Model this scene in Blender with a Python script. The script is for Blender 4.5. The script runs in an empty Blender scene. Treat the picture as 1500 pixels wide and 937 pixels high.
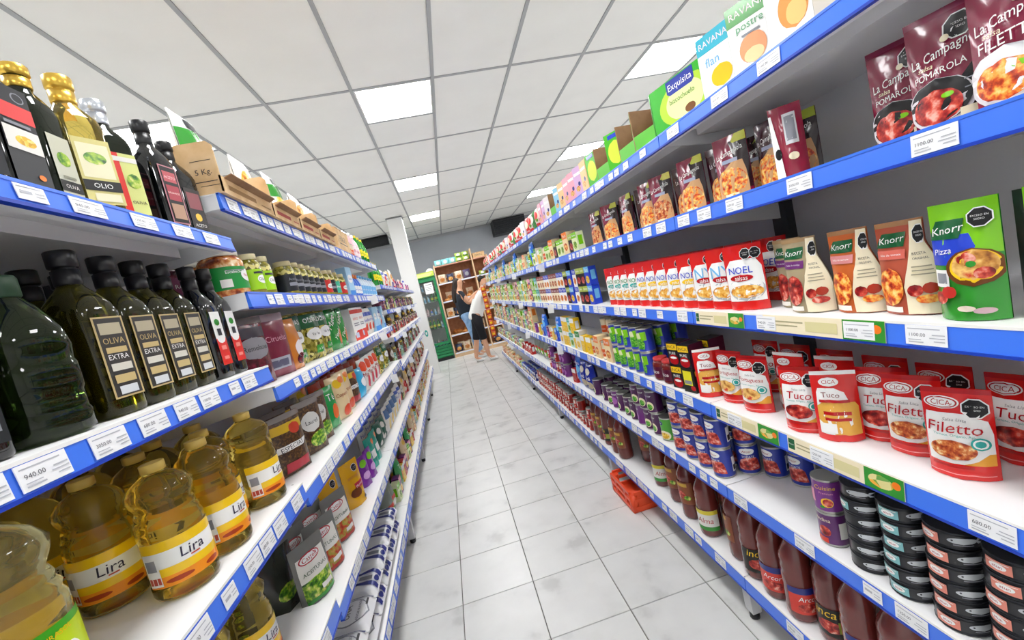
import bpy, math, random
from math import sin, cos, pi, radians
from mathutils import Vector, Matrix
sc = bpy.context.scene
C = sc.collection
rnd = random.Random(7)

# ------------------------------------------------------------------ camera, world, exposure
F_PX, YAW, PITCH, ROLL, CAM_Z = 613.3, .1421, -.0893, -.2315, 1.37
fw = Vector((sin(YAW)*cos(PITCH), cos(YAW)*cos(PITCH), sin(PITCH)))
rt = Vector((cos(YAW), -sin(YAW), 0)); up = rt.cross(fw)
r2 = rt*cos(ROLL) + up*sin(ROLL); u2 = up*cos(ROLL) - rt*sin(ROLL)
cd = bpy.data.cameras.new('camera'); cam = bpy.data.objects.new('camera', cd); C.objects.link(cam)
cd.sensor_width = 36; cd.lens = 36*F_PX/1500; cd.clip_start = .02; cd.clip_end = 60
cam.matrix_world = Matrix.Translation((0, 0, CAM_Z)) @ Matrix((r2, u2, -fw)).transposed().to_4x4()
sc.camera = cam
w = bpy.data.worlds.new('world'); sc.world = w; w.use_nodes = True
w.node_tree.nodes['Background'].inputs[0].default_value = (.8, .85, 1, 1)
w.node_tree.nodes['Background'].inputs[1].default_value = .05
sc.view_settings.view_transform = 'Standard'; sc.view_settings.look = 'None'
sc.view_settings.exposure = 0.0; sc.view_settings.gamma = 1
LIGHT_STRENGTH = 29.0
sc.cycles.max_bounces = 10; sc.cycles.use_denoising = True
sc.cycles.caustics_reflective = False; sc.cycles.sample_clamp_indirect = 6

# ------------------------------------------------------------------ materials
def lin(h):
    if not isinstance(h, str): return tuple(h)
    v = [int(h[i:i+2], 16)/255 for i in (0, 2, 4)]
    return tuple(c/12.92 if c <= .04045 else ((c+.055)/1.055)**2.4 for c in v)
MC = {}
def mat(col, rough=.45, metal=0, trans=0, coat=0, ior=1.45, emit=0, alpha=1, bump=0, bscale=60):
    k = (col, rough, metal, trans, coat, emit, alpha, bump, bscale)
    if k in MC: return MC[k]
    m = bpy.data.materials.new('paint_' + str(len(MC))); m.use_nodes = True
    nt = m.node_tree; b = nt.nodes['Principled BSDF']; c = lin(col)
    b.inputs['Base Color'].default_value = (*c, 1); b.inputs['Roughness'].default_value = rough
    b.inputs['Metallic'].default_value = metal; b.inputs['Transmission Weight'].default_value = trans
    b.inputs['IOR'].default_value = ior; b.inputs['Coat Weight'].default_value = coat
    b.inputs['Coat Roughness'].default_value = .08; b.inputs['Alpha'].default_value = alpha
    if emit:
        b.inputs['Emission Color'].default_value = (*c, 1); b.inputs['Emission Strength'].default_value = emit
    if bump:
        tc = nt.nodes.new('ShaderNodeTexCoord'); n = nt.nodes.new('ShaderNodeTexNoise'); n.inputs['Scale'].default_value = bscale
        bp = nt.nodes.new('ShaderNodeBump'); bp.inputs['Strength'].default_value = bump; bp.inputs['Distance'].default_value = .004
        nt.links.new(tc.outputs['Object'], n.inputs['Vector']); nt.links.new(n.outputs['Fac'], bp.inputs['Height'])
        nt.links.new(bp.outputs['Normal'], b.inputs['Normal'])
    MC[k] = m; return m
def mottled(cols, scale=120, kind='noise', rough=.35, detail=3, rand=False):
    """base colour from a ramp over a 3-D texture (food pictures, marble, cardboard)"""
    k = ('mot', tuple(cols), scale, kind, rough)
    if k in MC: return MC[k]
    m = bpy.data.materials.new('print_' + str(len(MC))); m.use_nodes = True
    nt = m.node_tree; b = nt.nodes['Principled BSDF']; b.inputs['Roughness'].default_value = rough
    tc = nt.nodes.new('ShaderNodeTexCoord')
    if kind == 'noise':
        t = nt.nodes.new('ShaderNodeTexNoise'); t.inputs['Scale'].default_value = scale; t.inputs['Detail'].default_value = detail; o = t.outputs['Fac']
    else:
        t = nt.nodes.new('ShaderNodeTexVoronoi'); t.inputs['Scale'].default_value = scale; o = t.outputs['Color']
    vec = tc.outputs['Object']
    if rand:
        oi = nt.nodes.new('ShaderNodeObjectInfo'); ad = nt.nodes.new('ShaderNodeVectorMath'); ad.operation = 'ADD'
        ml = nt.nodes.new('ShaderNodeMath'); ml.operation = 'MULTIPLY'; ml.inputs[1].default_value = 40
        nt.links.new(oi.outputs['Random'], ml.inputs[0]); nt.links.new(vec, ad.inputs[0]); nt.links.new(ml.outputs[0], ad.inputs[1]); vec = ad.outputs[0]
    r = nt.nodes.new('ShaderNodeValToRGB'); n = len(cols)
    lo, hi = (.32, .68) if kind == 'noise' else (.1, .9)
    for i, cc in enumerate(cols):
        e = r.color_ramp.elements[i] if i < 2 else r.color_ramp.elements.new(1)
        e.position = lo+(hi-lo)*i/(n-1); e.color = (*lin(cc), 1)
    nt.links.new(vec, t.inputs['Vector']); nt.links.new(o, r.inputs[0]); nt.links.new(r.outputs[0], b.inputs['Base Color'])
    MC[k] = m; return m

WHITE = mat('f4f4f2', .4); OFF = mat('e9e7e0', .5); BLACK = mat('101014', .35); SHELF = mat('f1f1f2', .38, bump=.02)
RAIL = mat('4079ef', .28, coat=.4); RAILD = mat('1b3fb4', .35); GREYM = mat('9a9ca0', .45); DARKM = mat('3c3d42', .5)
TAGW = mat('f1f2f4', .45); INK = mat('2a2a30', .5); GREYINK = mat('8c8e96', .5)
RED = mat('d81e1c', .22, coat=.5); DRED = mat('b3121a', .25, coat=.4); BURG = mat('7e1438', .22, coat=.5); BURGD = mat('3a0c1c', .25, coat=.4)
GREEN = mat('2f8f2c', .25, coat=.4); LIME = mat('7cc51e', .25, coat=.4); DGREEN = mat('0d5a30', .3, coat=.3); TEAL = mat('2aa39a', .35)
BLUE = mat('2444c8', .28, coat=.3); NAVY = mat('1d2a7c', .3, coat=.3); SKY = mat('6fb7e6', .35); YEL = mat('f2c617', .3, coat=.3); ORANGE = mat('ee7a1c', .3, coat=.3)
CREAM = mat('efe3c4', .4); PURPLE = mat('6d2a72', .3, coat=.3); DPURP = mat('3f1a44', .3, coat=.3); PINK = mat('e79ab4', .4); BROWN = mat('8a5a34', .6)
TIN = mat('b9b9b4', .3, metal=.9); GOLD = mat('d9b24a', .28, metal=.7); SILVER = mat('c9ced6', .28, metal=.7); SKIN = mat('d9a585', .5)
CARD = mottled(['c8a271', 'd6b283', 'dfbf94'], 18, rough=.8); CARDIN = mottled(['8d6a4c', 'a07d5a'], 18, rough=.85)
PASTA = mottled(['8e1d10', 'd8521e', 'f0b04a', 'f6d98c'], 85, rough=.3); MEAT = mottled(['6e2210', 'a8401c', 'cf7a3c', 'f0d8a0'], 110, rough=.35)
SNACK = mottled(['a85a18', 'e39a2e', 'f4c666', 'fbe6b0'], 70, rough=.35); BREADP = mottled(['7a3a12', 'c98a3a', 'f0c878', 'c8402a'], 45, rough=.3)
REDFOOD = mottled(['5a0d10', '9c1a1c', 'd4503c', 'e8b0a0'], 70, rough=.3); GREENFOOD = mottled(['1d4a16', '4d8a22', 'a8c83a', 'e6e08a'], 80, rough=.3)
OLIVES = mottled(['3f3a10', '77701e', 'b0a440', 'd8cc7a'], 75, 'vor', rough=.2); PICKLE = mottled(['5a1c0c', '9c4a1e', 'c98a4a', 'e2c8a0'], 45, rough=.2)
PEAS = mottled(['1f6a18', '48a82a', '9fd85a'], 160, 'vor', rough=.3); CORN = mottled(['c98a10', 'f2c838', 'f8e48a'], 160, 'vor', rough=.3)
SPICE = mottled(['2a1a10', '4c3018', '7a5a28'], 120, rough=.35); BEETS = mottled(['3c0812', '5a1020', '7c1c30'], 60, rough=.25)
OIL = mat('fbe070', .03, trans=.95, ior=1.34); OILP = mat('faf2b8', .03, trans=.95, ior=1.33); OLIVEG = mat('7a7418', .03, trans=.94, ior=1.4); PETG = mat('3c5220', .03, trans=.92, ior=1.4)
DGLASS = mat('07090c', .05, coat=.5, ior=1.5); DKGREEN = mat('131d0c', .04, trans=.35, ior=1.45); GLASS = mat('eef4f2', .03, trans=.95, ior=1.1); CLEAR = mat('dfe3e0', .12, trans=.75, ior=1.15)
PASSATA = mat('6a2a26', .12, coat=.5, ior=1.5, bump=.0)

# ------------------------------------------------------------------ mesh builder
TXT = {}
def glyphs(s):
    if s in TXT: return TXT[s]
    cu = bpy.data.curves.new('t', 'FONT'); cu.body = s; cu.resolution_u = 2; cu.align_x = 'CENTER'; cu.align_y = 'CENTER'
    o = bpy.data.objects.new('t', cu); C.objects.link(o)
    me = bpy.data.meshes.new_from_object(o)
    vs = [(v.co.x, v.co.y) for v in me.vertices]; fs = [tuple(p.vertices) for p in me.polygons]
    bpy.data.objects.remove(o); bpy.data.curves.remove(cu); bpy.data.meshes.remove(me)
    if vs:
        x0 = min(v[0] for v in vs); x1 = max(v[0] for v in vs); y0 = min(v[1] for v in vs); y1 = max(v[1] for v in vs)
        k = 1/(x1-x0); cx = (x0+x1)/2; cy = (y0+y1)/2
        vs = [((a-cx)*k, (b-cy)*k) for a, b in vs]
    TXT[s] = (vs, fs); return TXT[s]

class MB:
    def __init__(s): s.v = []; s.f = []; s.m = []; s.sm = []; s.mats = []
    def mi(s, m):
        if m not in s.mats: s.mats.append(m)
        return s.mats.index(m)
    def add(s, vs, fs, m, smooth=False):
        b = len(s.v); s.v += [tuple(v) for v in vs]; k = s.mi(m)
        for f in fs: s.f.append(tuple(b+i for i in f)); s.m.append(k); s.sm.append(smooth)
        return s
    def box(s, x0, x1, y0, y1, z0, z1, m):
        vs = [(x, y, z) for z in (z0, z1) for y in (y0, y1) for x in (x0, x1)]
        return s.add(vs, [(0, 2, 3, 1), (4, 5, 7, 6), (0, 1, 5, 4), (2, 6, 7, 3), (0, 4, 6, 2), (1, 3, 7, 5)], m)
    def prism(s, pts, ax, a, b, m):
        """polygon pts extruded along axis ax from a to b"""
        n = len(pts)
        def P(p, t): return (t, p[0], p[1]) if ax == 0 else (p[0], t, p[1]) if ax == 1 else (p[0], p[1], t)
        vs = [P(p, a) for p in pts]+[P(p, b) for p in pts]
        fs = [tuple(range(n))[::-1], tuple(range(n, 2*n))]+[(i, (i+1) % n, n+(i+1) % n, n+i) for i in range(n)]
        return s.add(vs, fs, m)
    def loft(s, secs, m, seg=20, mats=None, cap=True, off=(0, 0)):
        """secs: (z, rx, ry, power) rings; mats: material for each band"""
        vs = []
        for sec in secs:
            z, rx = sec[0], sec[1]; ry = sec[2] if len(sec) > 2 else rx; p = sec[3] if len(sec) > 3 else 2
            for i in range(seg):
                a = 2*pi*(i+.5)/seg; c, d = cos(a), sin(a)
                vs.append((off[0]+rx*math.copysign(abs(c)**(2/p), c), off[1]+ry*math.copysign(abs(d)**(2/p), d), z))
        n = len(secs); b = len(s.v); s.v += vs
        for j in range(n-1):
            k = s.mi(mats[j] if mats else m)
            for i in range(seg):
                i2 = (i+1) % seg
                s.f.append((b+j*seg+i, b+j*seg+i2, b+(j+1)*seg+i2, b+(j+1)*seg+i)); s.m.append(k); s.sm.append(True)
        if cap:
            s.f.append(tuple(b+i for i in range(seg))[::-1]); s.m.append(s.mi(mats[0] if mats else m)); s.sm.append(False)
            s.f.append(tuple(b+(n-1)*seg+i for i in range(seg))); s.m.append(s.mi(mats[-1] if mats else m)); s.sm.append(False)
        return s
    def tube(s, pts, r, m, seg=8):
        rs = r if isinstance(r, (list, tuple)) else [r]*len(pts)
        b = len(s.v); pts = [Vector(p) for p in pts]
        for i, p in enumerate(pts):
            t = (pts[min(i+1, len(pts)-1)]-pts[max(i-1, 0)]).normalized()
            a = t.cross(Vector((0, 0, 1)) if abs(t.z) < .9 else Vector((1, 0, 0))).normalized(); c = t.cross(a)
            for k in range(seg):
                q = p+(a*cos(2*pi*k/seg)+c*sin(2*pi*k/seg))*rs[i]; s.v.append(tuple(q))
        mi = s.mi(m)
        for i in range(len(pts)-1):
            for k in range(seg):
                k2 = (k+1) % seg; s.f.append((b+i*seg+k, b+i*seg+k2, b+(i+1)*seg+k2, b+(i+1)*seg+k)); s.m.append(mi); s.sm.append(True)
        n = len(pts)-1
        s.f.append(tuple(b+k for k in range(seg))[::-1]); s.m.append(mi); s.sm.append(False)
        s.f.append(tuple(b+n*seg+k for k in range(seg))); s.m.append(mi); s.sm.append(False)
        return s
    def grid(s, fn, nu, nv, m, smooth=True, flip=False):
        vs = [fn(i/nu, j/nv) for j in range(nv+1) for i in range(nu+1)]
        fs = []
        for j in range(nv):
            for i in range(nu):
                a = j*(nu+1)+i; q = (a, a+1, a+nu+2, a+nu+1); fs.append(q[::-1] if flip else q)
        return s.add(vs, fs, m, smooth)
    # ---- flat print on a surface S(u, v, off), u and v in metres
    def prints(s, S, w, h, items, off=.0005, step=.0003):
        for it in items:
            k, m = it[0], it[1]; o = off; off += step
            if k == 'r':
                u0, u1, v0, v1 = it[2:6]; n = max(2, int((u1-u0)*20)); nv = max(2, int((v1-v0)*14))
                s.grid(lambda a, b: S((u0+(u1-u0)*a)*w, (v0+(v1-v0)*b)*h, o), n, nv, m)
            elif k == 'p':
                L = it[2]
                def pf(a, b):
                    t = b*(len(L)-1); i = min(int(t), len(L)-2); f = t-i
                    v, l, r = [L[i][q]*(1-f)+L[i+1][q]*f for q in range(3)]
                    return S((l+(r-l)*a)*w, v*h, o)
                s.grid(pf, 20, (len(L)-1)*3, m)
            elif k == 'e':
                cu_, cv_, ru, rv = it[2:6]
                def ef(a, b):
                    t = -1+2*b; q = math.sqrt(max(0, 1-t*t))
                    return S(cu_*w+ru*w*q*(2*a-1), min(h-.001, max(.002, cv_*h+rv*w*t)), o)
                s.grid(ef, 6, 10, m)
            elif k == 'o':
                cu_, cv_, r = it[2:5]
                for rr, mm, oo in ((r*1.12, WHITE, o), (r, BLACK, o+step*.7)):
                    def of(a, b, rr=rr, oo=oo):
                        L = [(-1, .41), (-.41, 1), (.41, 1), (1, .41)]; t = b*3; i = min(int(t), 2); f = t-i
                        y = L[i][0]*(1-f)+L[i+1][0]*f; q = L[i][1]*(1-f)+L[i+1][1]*f
                        return S(cu_*w+rr*w*q*(2*a-1), cv_*h+rr*w*y, oo)
                    s.grid(of, 4, 3, mm)
                s._text(S, 'EXCESO EN', cu_*w, cv_*h+r*w*.2, r*w*1.5, WHITE, 0, 0, o+step*1.4)
                s._text(S, 'SODIO', cu_*w, cv_*h-r*w*.2, r*w*.9, WHITE, 0, 0, o+step*1.4); off += step*1.5
            elif k == 't':
                t, cu_, cv_, wd = it[2:6]; sh = it[6] if len(it) > 6 else 0; rot = it[7] if len(it) > 7 else 0
                s._text(S, t, cu_*w, cv_*h, wd*w, m, sh, rot, o, it[8] if len(it) > 8 else 1)
        return s
    def _text(s, S, t, cu_, cv_, wd, m, sh, rot, o, asp=1):
        vs, fs = glyphs(t); c, d = cos(rot), sin(rot); P = []
        for a, b in vs:
            a = a+sh*b; b *= asp; P.append(S(cu_+wd*(a*c-b*d), cv_+wd*(a*d+b*c), o))
        s.add(P, fs, m)
    def build(s, name):
        me = bpy.data.meshes.new(name); me.from_pydata(s.v, [], s.f)
        for m in s.mats: me.materials.append(m)
        me.polygons.foreach_set('material_index', s.m); me.polygons.foreach_set('use_smooth', s.sm); me.update()
        return me

# ------------------------------------------------------------------ objects, labels
def obj(name, me, parent=None, loc=(0, 0, 0), rz=0):
    if isinstance(me, MB): me = me.build(name)
    o = bpy.data.objects.new(name, me); C.objects.link(o); o.location = loc; o.rotation_euler = (0, 0, rz)
    if parent: o.parent = parent
    return o
def tag(o, label, cat, group=None):
    o['label'] = label; o['category'] = cat
    if group: o['group'] = group
    return o
def thing(name, label, cat, loc=(0, 0, 0), rz=0, group=None):
    return tag(obj(name, None, None, loc, rz), label, cat, group)
def struct(o): o['kind'] = 'structure'; return o
PENDING = []   # (object, description, shelf phrase, sort key): labels are completed once all are placed
KH, KW = {}, {}
KIND = {}      # name -> (object name, category, [(part name, mesh)])
def kind(key, name, cat, *parts):
    KIND[key] = (name, cat, [(n, p.build(n)) for n, p in parts])
    vs = [v for _, p in parts for v in p.v]; KH[key] = max(v[2] for v in vs); KW[key] = max(v[0] for v in vs)-min(v[0] for v in vs)
def put(key, x, y, z, rz, desc, shelf, group=None, tilt=(0, 0), sc_=1):
    name, cat, parts = KIND[key]
    if len(parts) == 1: o = obj(name, parts[0][1])
    else:
        o = obj(name, None)
        for n, me in parts: obj(n, me, o)
    o.location = (x, y, z+.0012); o.rotation_euler = (tilt[0], tilt[1], rz); o.scale = (sc_,)*3
    o['category'] = cat; o['group'] = group or (name.replace('_', ' ')+'s on '+shelf)
    PENDING.append((o, desc, shelf, (round(y, 2), abs(x), z))); return o
RZ, LZ = -pi/2, pi/2     # product facing the aisle from the right rack, from the left rack
def th(t): return radians(t)

# ------------------------------------------------------------------ room shell
T = 1/3; FX, FY = -.2548, 1.8352; G = .61; CX, CY, CZ = .3083, 3.3284, 3.003
XL, XR, YB, YF = CX-7*G, CX+6*G, 11.3, CY-5*2*G
TILE = mottled(['c2c2c0', 'd4d4d2', 'd9d9d7', 'dbdbd9', 'dededc'], 5.5, rough=.3, detail=6, rand=True)
fl = struct(obj('floor', MB().box(XL, XR, YF, YB, -.06, -.004, mat('6a6862', .8))))
h_ = T/2-.0016
tm = MB().loft([(-.004, h_, h_, 60), (-.0012, h_, h_, 60), (0, h_-.0012, h_-.0012, 60)], TILE, seg=4)
tm = MB().add([(-h_, -h_, -.004), (h_, -h_, -.004), (h_, h_, -.004), (-h_, h_, -.004)]+[(a*(h_-.0012), b*(h_-.0012), 0) for a, b in ((-1, -1), (1, -1), (1, 1), (-1, 1))],
              [(4, 5, 6, 7), (0, 1, 5, 4), (1, 2, 6, 5), (2, 3, 7, 6), (3, 0, 4, 7)], TILE).build('floor_tile')
rest = MB()
for i in range(-11, 12):
    for j in range(-13, 29):
        x, y = FX+(i+.5)*T, FY+(j+.5)*T
        if x-T/2 < XL or x+T/2 > XR or y+T/2 > YB: continue
        if -2 <= i <= 4 and -5 <= j <= 22: obj('floor_tile', tm, fl, (x, y, 0))
        else: rest.add([(x-h_, y-h_, -.0005), (x+h_, y-h_, -.0005), (x+h_, y+h_, -.0005), (x-h_, y+h_, -.0005)], [(0, 1, 2, 3)], TILE)
o = obj('floor_tile', rest, fl); o['kind'] = 'stuff'

CEILM = mottled(['f5f5f1', 'f7f7f3', 'f9f9f5'], 3, rough=.85, rand=True)
BAR = mat('a9abad', .55)
ce = struct(obj('ceiling', MB().box(XL, XR, YF, YB, CZ+.03, CZ+.09, mat('bcbcba', .9))))
gb = MB()
for i in range(-7, 7): gb.box(CX+i*G-.012, CX+i*G+.012, YF, YB, CZ, CZ+.03, BAR)
for j in range(-5, 7): gb.box(XL, XR, CY+2*G*j-.012, CY+2*G*j+.012, CZ+.0015, CZ+.03, BAR)
obj('ceiling_grid', gb, ce)
def panel(nm, ln):
    a, b = G/2-.013, ln/2-.013
    return MB().box(-a, a, -b, b, .006, .02, CEILM).build(nm)
pm, pmh = panel('ceiling_panel', 2*G), panel('ceiling_panel', G)
EMIT = mat('ffffff', .5, emit=LIGHT_STRENGTH)
lf = MB()
a = G/2-.013
for x0, x1, y0, y1 in ((-a, a, -a, -a+.012), (-a, a, a-.012, a), (-a, -a+.012, -a, a), (a-.012, a, -a, a)): lf.box(x0, x1, y0, y1, .001, .02, WHITE)
lf = lf.build('frame'); ld = MB().box(-a+.012, a-.012, -a+.012, a-.012, .005, .012, EMIT).build('diffuser')
LCOLS = {-4: 'left', -1: 'middle', 3: 'right'}
bars = MB()
for i in range(-7, 6):
    for j in range(-5, 7):
        x = CX+(i+.5)*G; y0 = CY+2*G*j
        if y0 > YB-.2: continue
        if i in LCOLS and j % 2 == 0 and j < 6:
            n = {0: 'nearest', 2: 'second', 4: 'third', 6: 'farthest'}.get(j)
            lb = '%s square ceiling light panel in the %s row' % (n, LCOLS[i]) if n else '%s row square ceiling light panel, %s one behind the viewer' % (LCOLS[i], 'first' if j == -2 else 'second')
            t = thing('ceiling_light', lb, 'ceiling light', (x, y0+G/2, CZ), 0, 'ceiling light panels')
            obj('frame', lf, t); obj('diffuser', ld, t)
            obj('ceiling_panel', pmh, ce, (x, y0+1.5*G, CZ))
            bars.box(x-G/2, x+G/2, y0+G-.012, y0+G+.012, CZ+.0015, CZ+.03, BAR)
        elif y0+2*G <= YB: obj('ceiling_panel', pm, ce, (x, y0+G, CZ))
        else: obj('ceiling_panel', pmh, ce, (x, y0+G/2, CZ))
obj('ceiling_grid', bars, ce)
WALLM = mottled(['b6bbc3', 'bec3ca'], 2, rough=.8); WALLW = mottled(['eaeaea', 'efefef'], 2, rough=.8)
struct(obj('wall_back', MB().box(XL-.1, XR+.1, YB, YB+.1, 0, CZ+.09, WALLM)))
struct(obj('wall_left', MB().box(XL-.1, XL, YF, YB, 0, CZ+.09, WALLW)))
struct(obj('wall_right', MB().box(XR, XR+.1, YF, YB, 0, CZ+.09, WALLW)))
struct(obj('wall_front', MB().box(XL-.1, XR+.1, YF-.1, YF, 0, CZ+.09, WALLW)))
struct(obj('trim_1', MB().box(XL, XR, YB-.03, YB, CZ-.05, CZ, mat('b9bbc0', .6))))
p = thing('pillar', 'white square pillar standing at the far end of the left rack', 'pillar', (-.555, 8.14, 0))
pb = MB().box(-.135, .135, -.135, .135, 0, CZ, mat('eeeeec', .6)); obj('shaft', pb, p)
obj('collar', MB().box(-.15, .15, -.15, .15, CZ-.02, CZ-.001, mat('8b8d90', .6)), p)
st = MB(); st.prints(lambda u, v, o=0: (u, -.135-o, v), .06, .14, [('e', TEAL, 0, .5, .5, 1.1), ('e', WHITE, 0, .5, .25, .5)])
obj('sticker', st, p, (.06, 0, .72))

# ------------------------------------------------------------------ racks
SIDE = {1: 'right', -1: 'left'}
FOOTM = mat('c9c9cb', .4)
def tag_mesh(wd, ht, price=None):
    b = MB(); b.box(-wd/2, wd/2, 0, .0012, -ht/2, ht/2, TAGW)
    S = lambda u, v, o=0: (u, -o, v-ht/2)
    TG = mat('b6b8c0', .5); TI = mat('5a5a62', .5); its = [('r', TG, -.44, .35, .8, .85)]
    if price:
        its += [('t', TI, price, -.2, .52, .4), ('r', TG, -.42, -.05, .12, .18), ('r', TG, .16, .46, .52, .57), ('r', TG, .1, .46, .36, .41), ('r', TG, .2, .46, .2, .25), ('r', TG, -.42, -.1, .26, .3)]
    else: its += [('r', TG, -.4, .0, .4, .58), ('r', TG, .1, .42, .3, .36), ('r', TG, .1, .42, .5, .56)]
    b.prints(S, wd, ht, its, off=.0003, step=.0001)
    return b.build('price_tag')
TAG_S = tag_mesh(.042, .03); TAG_M = tag_mesh(.062, .036, '940.00'); TAGP = {}
def tag_p(p, wd=.062, ht=.035):
    if p not in TAGP: TAGP[p] = tag_mesh(wd, ht, p)
    return TAGP[p]
PIZZA = mottled(['c8401e', 'f0b040', '3c9a30', 'f6e0a0', 'd84a20'], 55, 'vor', rough=.4)
def promo_mesh(L):
    b = MB(); b.box(-L/2, L/2, 0, .001, -.021, .021, CREAM)
    S = lambda u, v, o=0: (u, -o, v-.021)
    b.prints(S, L, .042, [('r', DGREEN, -.49, -.42, .2, .85), ('t', WHITE, 'Knorr', -.455, .52, .055), ('r', mat('a9a27c', .5), -.4, -.1, .62, .7), ('r', mat('a9a27c', .5), -.4, -.15, .4, .48), ('r', mat('d8cf9a', .5), -.08, .18, .2, .75),
              ('r', GREEN, .22, .5, 0, 1), ('e', PIZZA, .34, .5, .09, .05), ('e', ORANGE, .45, .6, .03, .03)], off=.0003, step=.0001)
    return b.build('promo_strip')
def make_bay(s, xl, y0, y1, shelves, label, top, tags=.14, seed=1, promo=(), depth=.4, feet=True):
    rn = random.Random(seed); t = thing('shelving_bay', label, 'shelf unit', (xl, y0, 0), 0, SIDE[s]+' rack bays'); L = y1-y0
    X = lambda a: s*a
    def bx(b, a0, a1, *r): return b.box(min(X(a0), X(a1)), max(X(a0), X(a1)), *r)
    obj('back_panel', bx(MB(), depth, depth+.012, .02, L-.02, .05, top, mat('eeeff1', .3)), t)
    for yy in (.015, L-.015):
        up_ = bx(MB(), depth-.03, depth+.03, yy-.015, yy+.015, 0, top+.02, DARKM)
        obj('upright', up_, t)
    if feet:
        for yy in (.03,):
            ft = obj('foot', bx(bx(MB(), .01, .045, yy-.02, yy+.02, .03, .16, FOOTM), .012, depth, yy-.016, yy+.016, .09, .13, FOOTM), t)
            obj('caster', MB().loft([(0, .012), (.004, .017), (.026, .017), (.03, .01)], BLACK, 12, off=(X(.028), yy)), ft)
    for n, (zt, zb) in enumerate(shelves):
        b = MB(); e = .002
        bx(b, .004, depth, e, L-e, zt-.004, zt, SHELF); bx(b, .004, .01, e, L-e, zb+.004, zt-.004, SHELF)
        bx(b, .004, .03, e, L-e, zb+.002, zb+.005, SHELF); bx(b, .11, depth, .03, L-.03, zt-.03, zt-.004, SHELF)
        for k in range(3):
            for q in (.05, .06): b.add([(X(.05+k*.03+q*.1), .02+q, zt+.0004), (X(.056+k*.03+q*.1), .02+q, zt+.0004), (X(.056+k*.03+q*.1), .024+q, zt+.0004), (X(.05+k*.03+q*.1), .024+q, zt+.0004)], [(0, 1, 2, 3)], DARKM)
        sh = obj('shelf', b, t)
        ra = MB(); pts = [(X(.004), zt), (X(-.002), zt), (X(-.006), zb), (X(.004), zb)]
        ra.prism(pts if s < 0 else pts[::-1], 1, e, L-e, RAIL)
        ra.prism([(X(-.0075), zb-.003), (X(.004), zb-.003), (X(.004), zb+.002), (X(-.0075), zb+.002)], 1, e, L-e, RAILD)
        ra.prism([(X(-.0035), zt-.004), (X(.004), zt-.004), (X(.004), zt+.0009), (X(-.0035), zt+.0009)], 1, e, L-e, WHITE if zt < 1.37 else RAIL)
        obj('price_rail', ra, sh)
        for yy in (.0035, L-.0065):
            bk = MB(); pts = [(X(.005), zb+.004), (X(.005), zt-.004), (X(depth), zt-.004), (X(depth), zt-.085)]
            bk.prism(pts, 1, yy, yy+.003, SHELF); obj('bracket', bk, sh)
        # price tags along the rail
        tilt = math.atan2(.004, zt-zb)
        def hang(me, y, nm='price_tag'):
            o = obj(nm, me, sh); o.location = (X(-.0066), y, (zt+zb)/2); o.rotation_euler = (-tilt, 0, -s*pi/2); o.scale = (1, 1, min(1, (zt-zb-.003)/.042)); return o
        if y0 > 2 and n in (1, 2, 3):
            tk = MB().box(-.0007, .0007, -.045, 0, -.05, .012, WHITE); hang(tk.build('shelf_talker'), L*.42, 'shelf_talker')
        if (n in promo): continue
        y = .06+rn.random()*.1
        while y < L-.05:
            q = rn.random(); me = tag_p(rn.choice(['680.00', '1100.00', '3050.00', '940.00', '1250.00'])) if (y0 < .3 and q < .8) else (TAG_M if q < .45 else TAG_S)
            hang(me, y); y += (.05 if me is TAG_S else .068)+tags*rn.random()**1.5*1.6
    t['xl'] = xl; return t
RB = [.005, 1.26, 2.515, 3.77, 5.025, 6.28, 7.53]; LB = [-.05, 1.2, 2.45, 3.7, 4.95, 6.2, 7.45]
RX, LX = .77, -.5
RS = [(1.71, 1.672), (1.452, 1.410), (1.143, 1.099), (.825, .778), (.53, .484), (.19, .138)]
ORDN = ['nearest', 'second', 'third', 'fourth', 'fifth', 'farthest']
for k in range(6):
    b = make_bay(1, RX, RB[k], RB[k+1], RS, '%s bay of the right shelving rack with blue price rails' % ORDN[k], 1.73, tags=[.12, .06, .05, .05, .06, .06][k], seed=10+k, promo=(2, 3) if k == 0 else ())
    if k == 0: BAY0 = b
LS1 = [(1.645, 1.612), (1.302, 1.262), (.968, .92), (.622, .574), (.25, .192)]
LS2 = [(1.765, 1.722), (1.503, 1.46), (1.242, 1.202), (.94, .898), (.59, .548), (.25, .192)]
LS3 = [(1.60, 1.565), (1.38, 1.345), (1.14, 1.10), (.88, .84), (.56, .52), (.25, .192)]
for k in range(6):
    make_bay(-1, LX, LB[k], LB[k+1], [LS1, LS2, LS2, LS3, LS3, LS3][k], '%s bay of the left shelving rack with blue price rails' % ORDN[k], [1.68, 1.79, 1.79, 1.65, 1.65, 1.65][k], tags=[.035, .02, .03, .05, .06, .06][k], seed=30+k, depth=.42)
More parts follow.
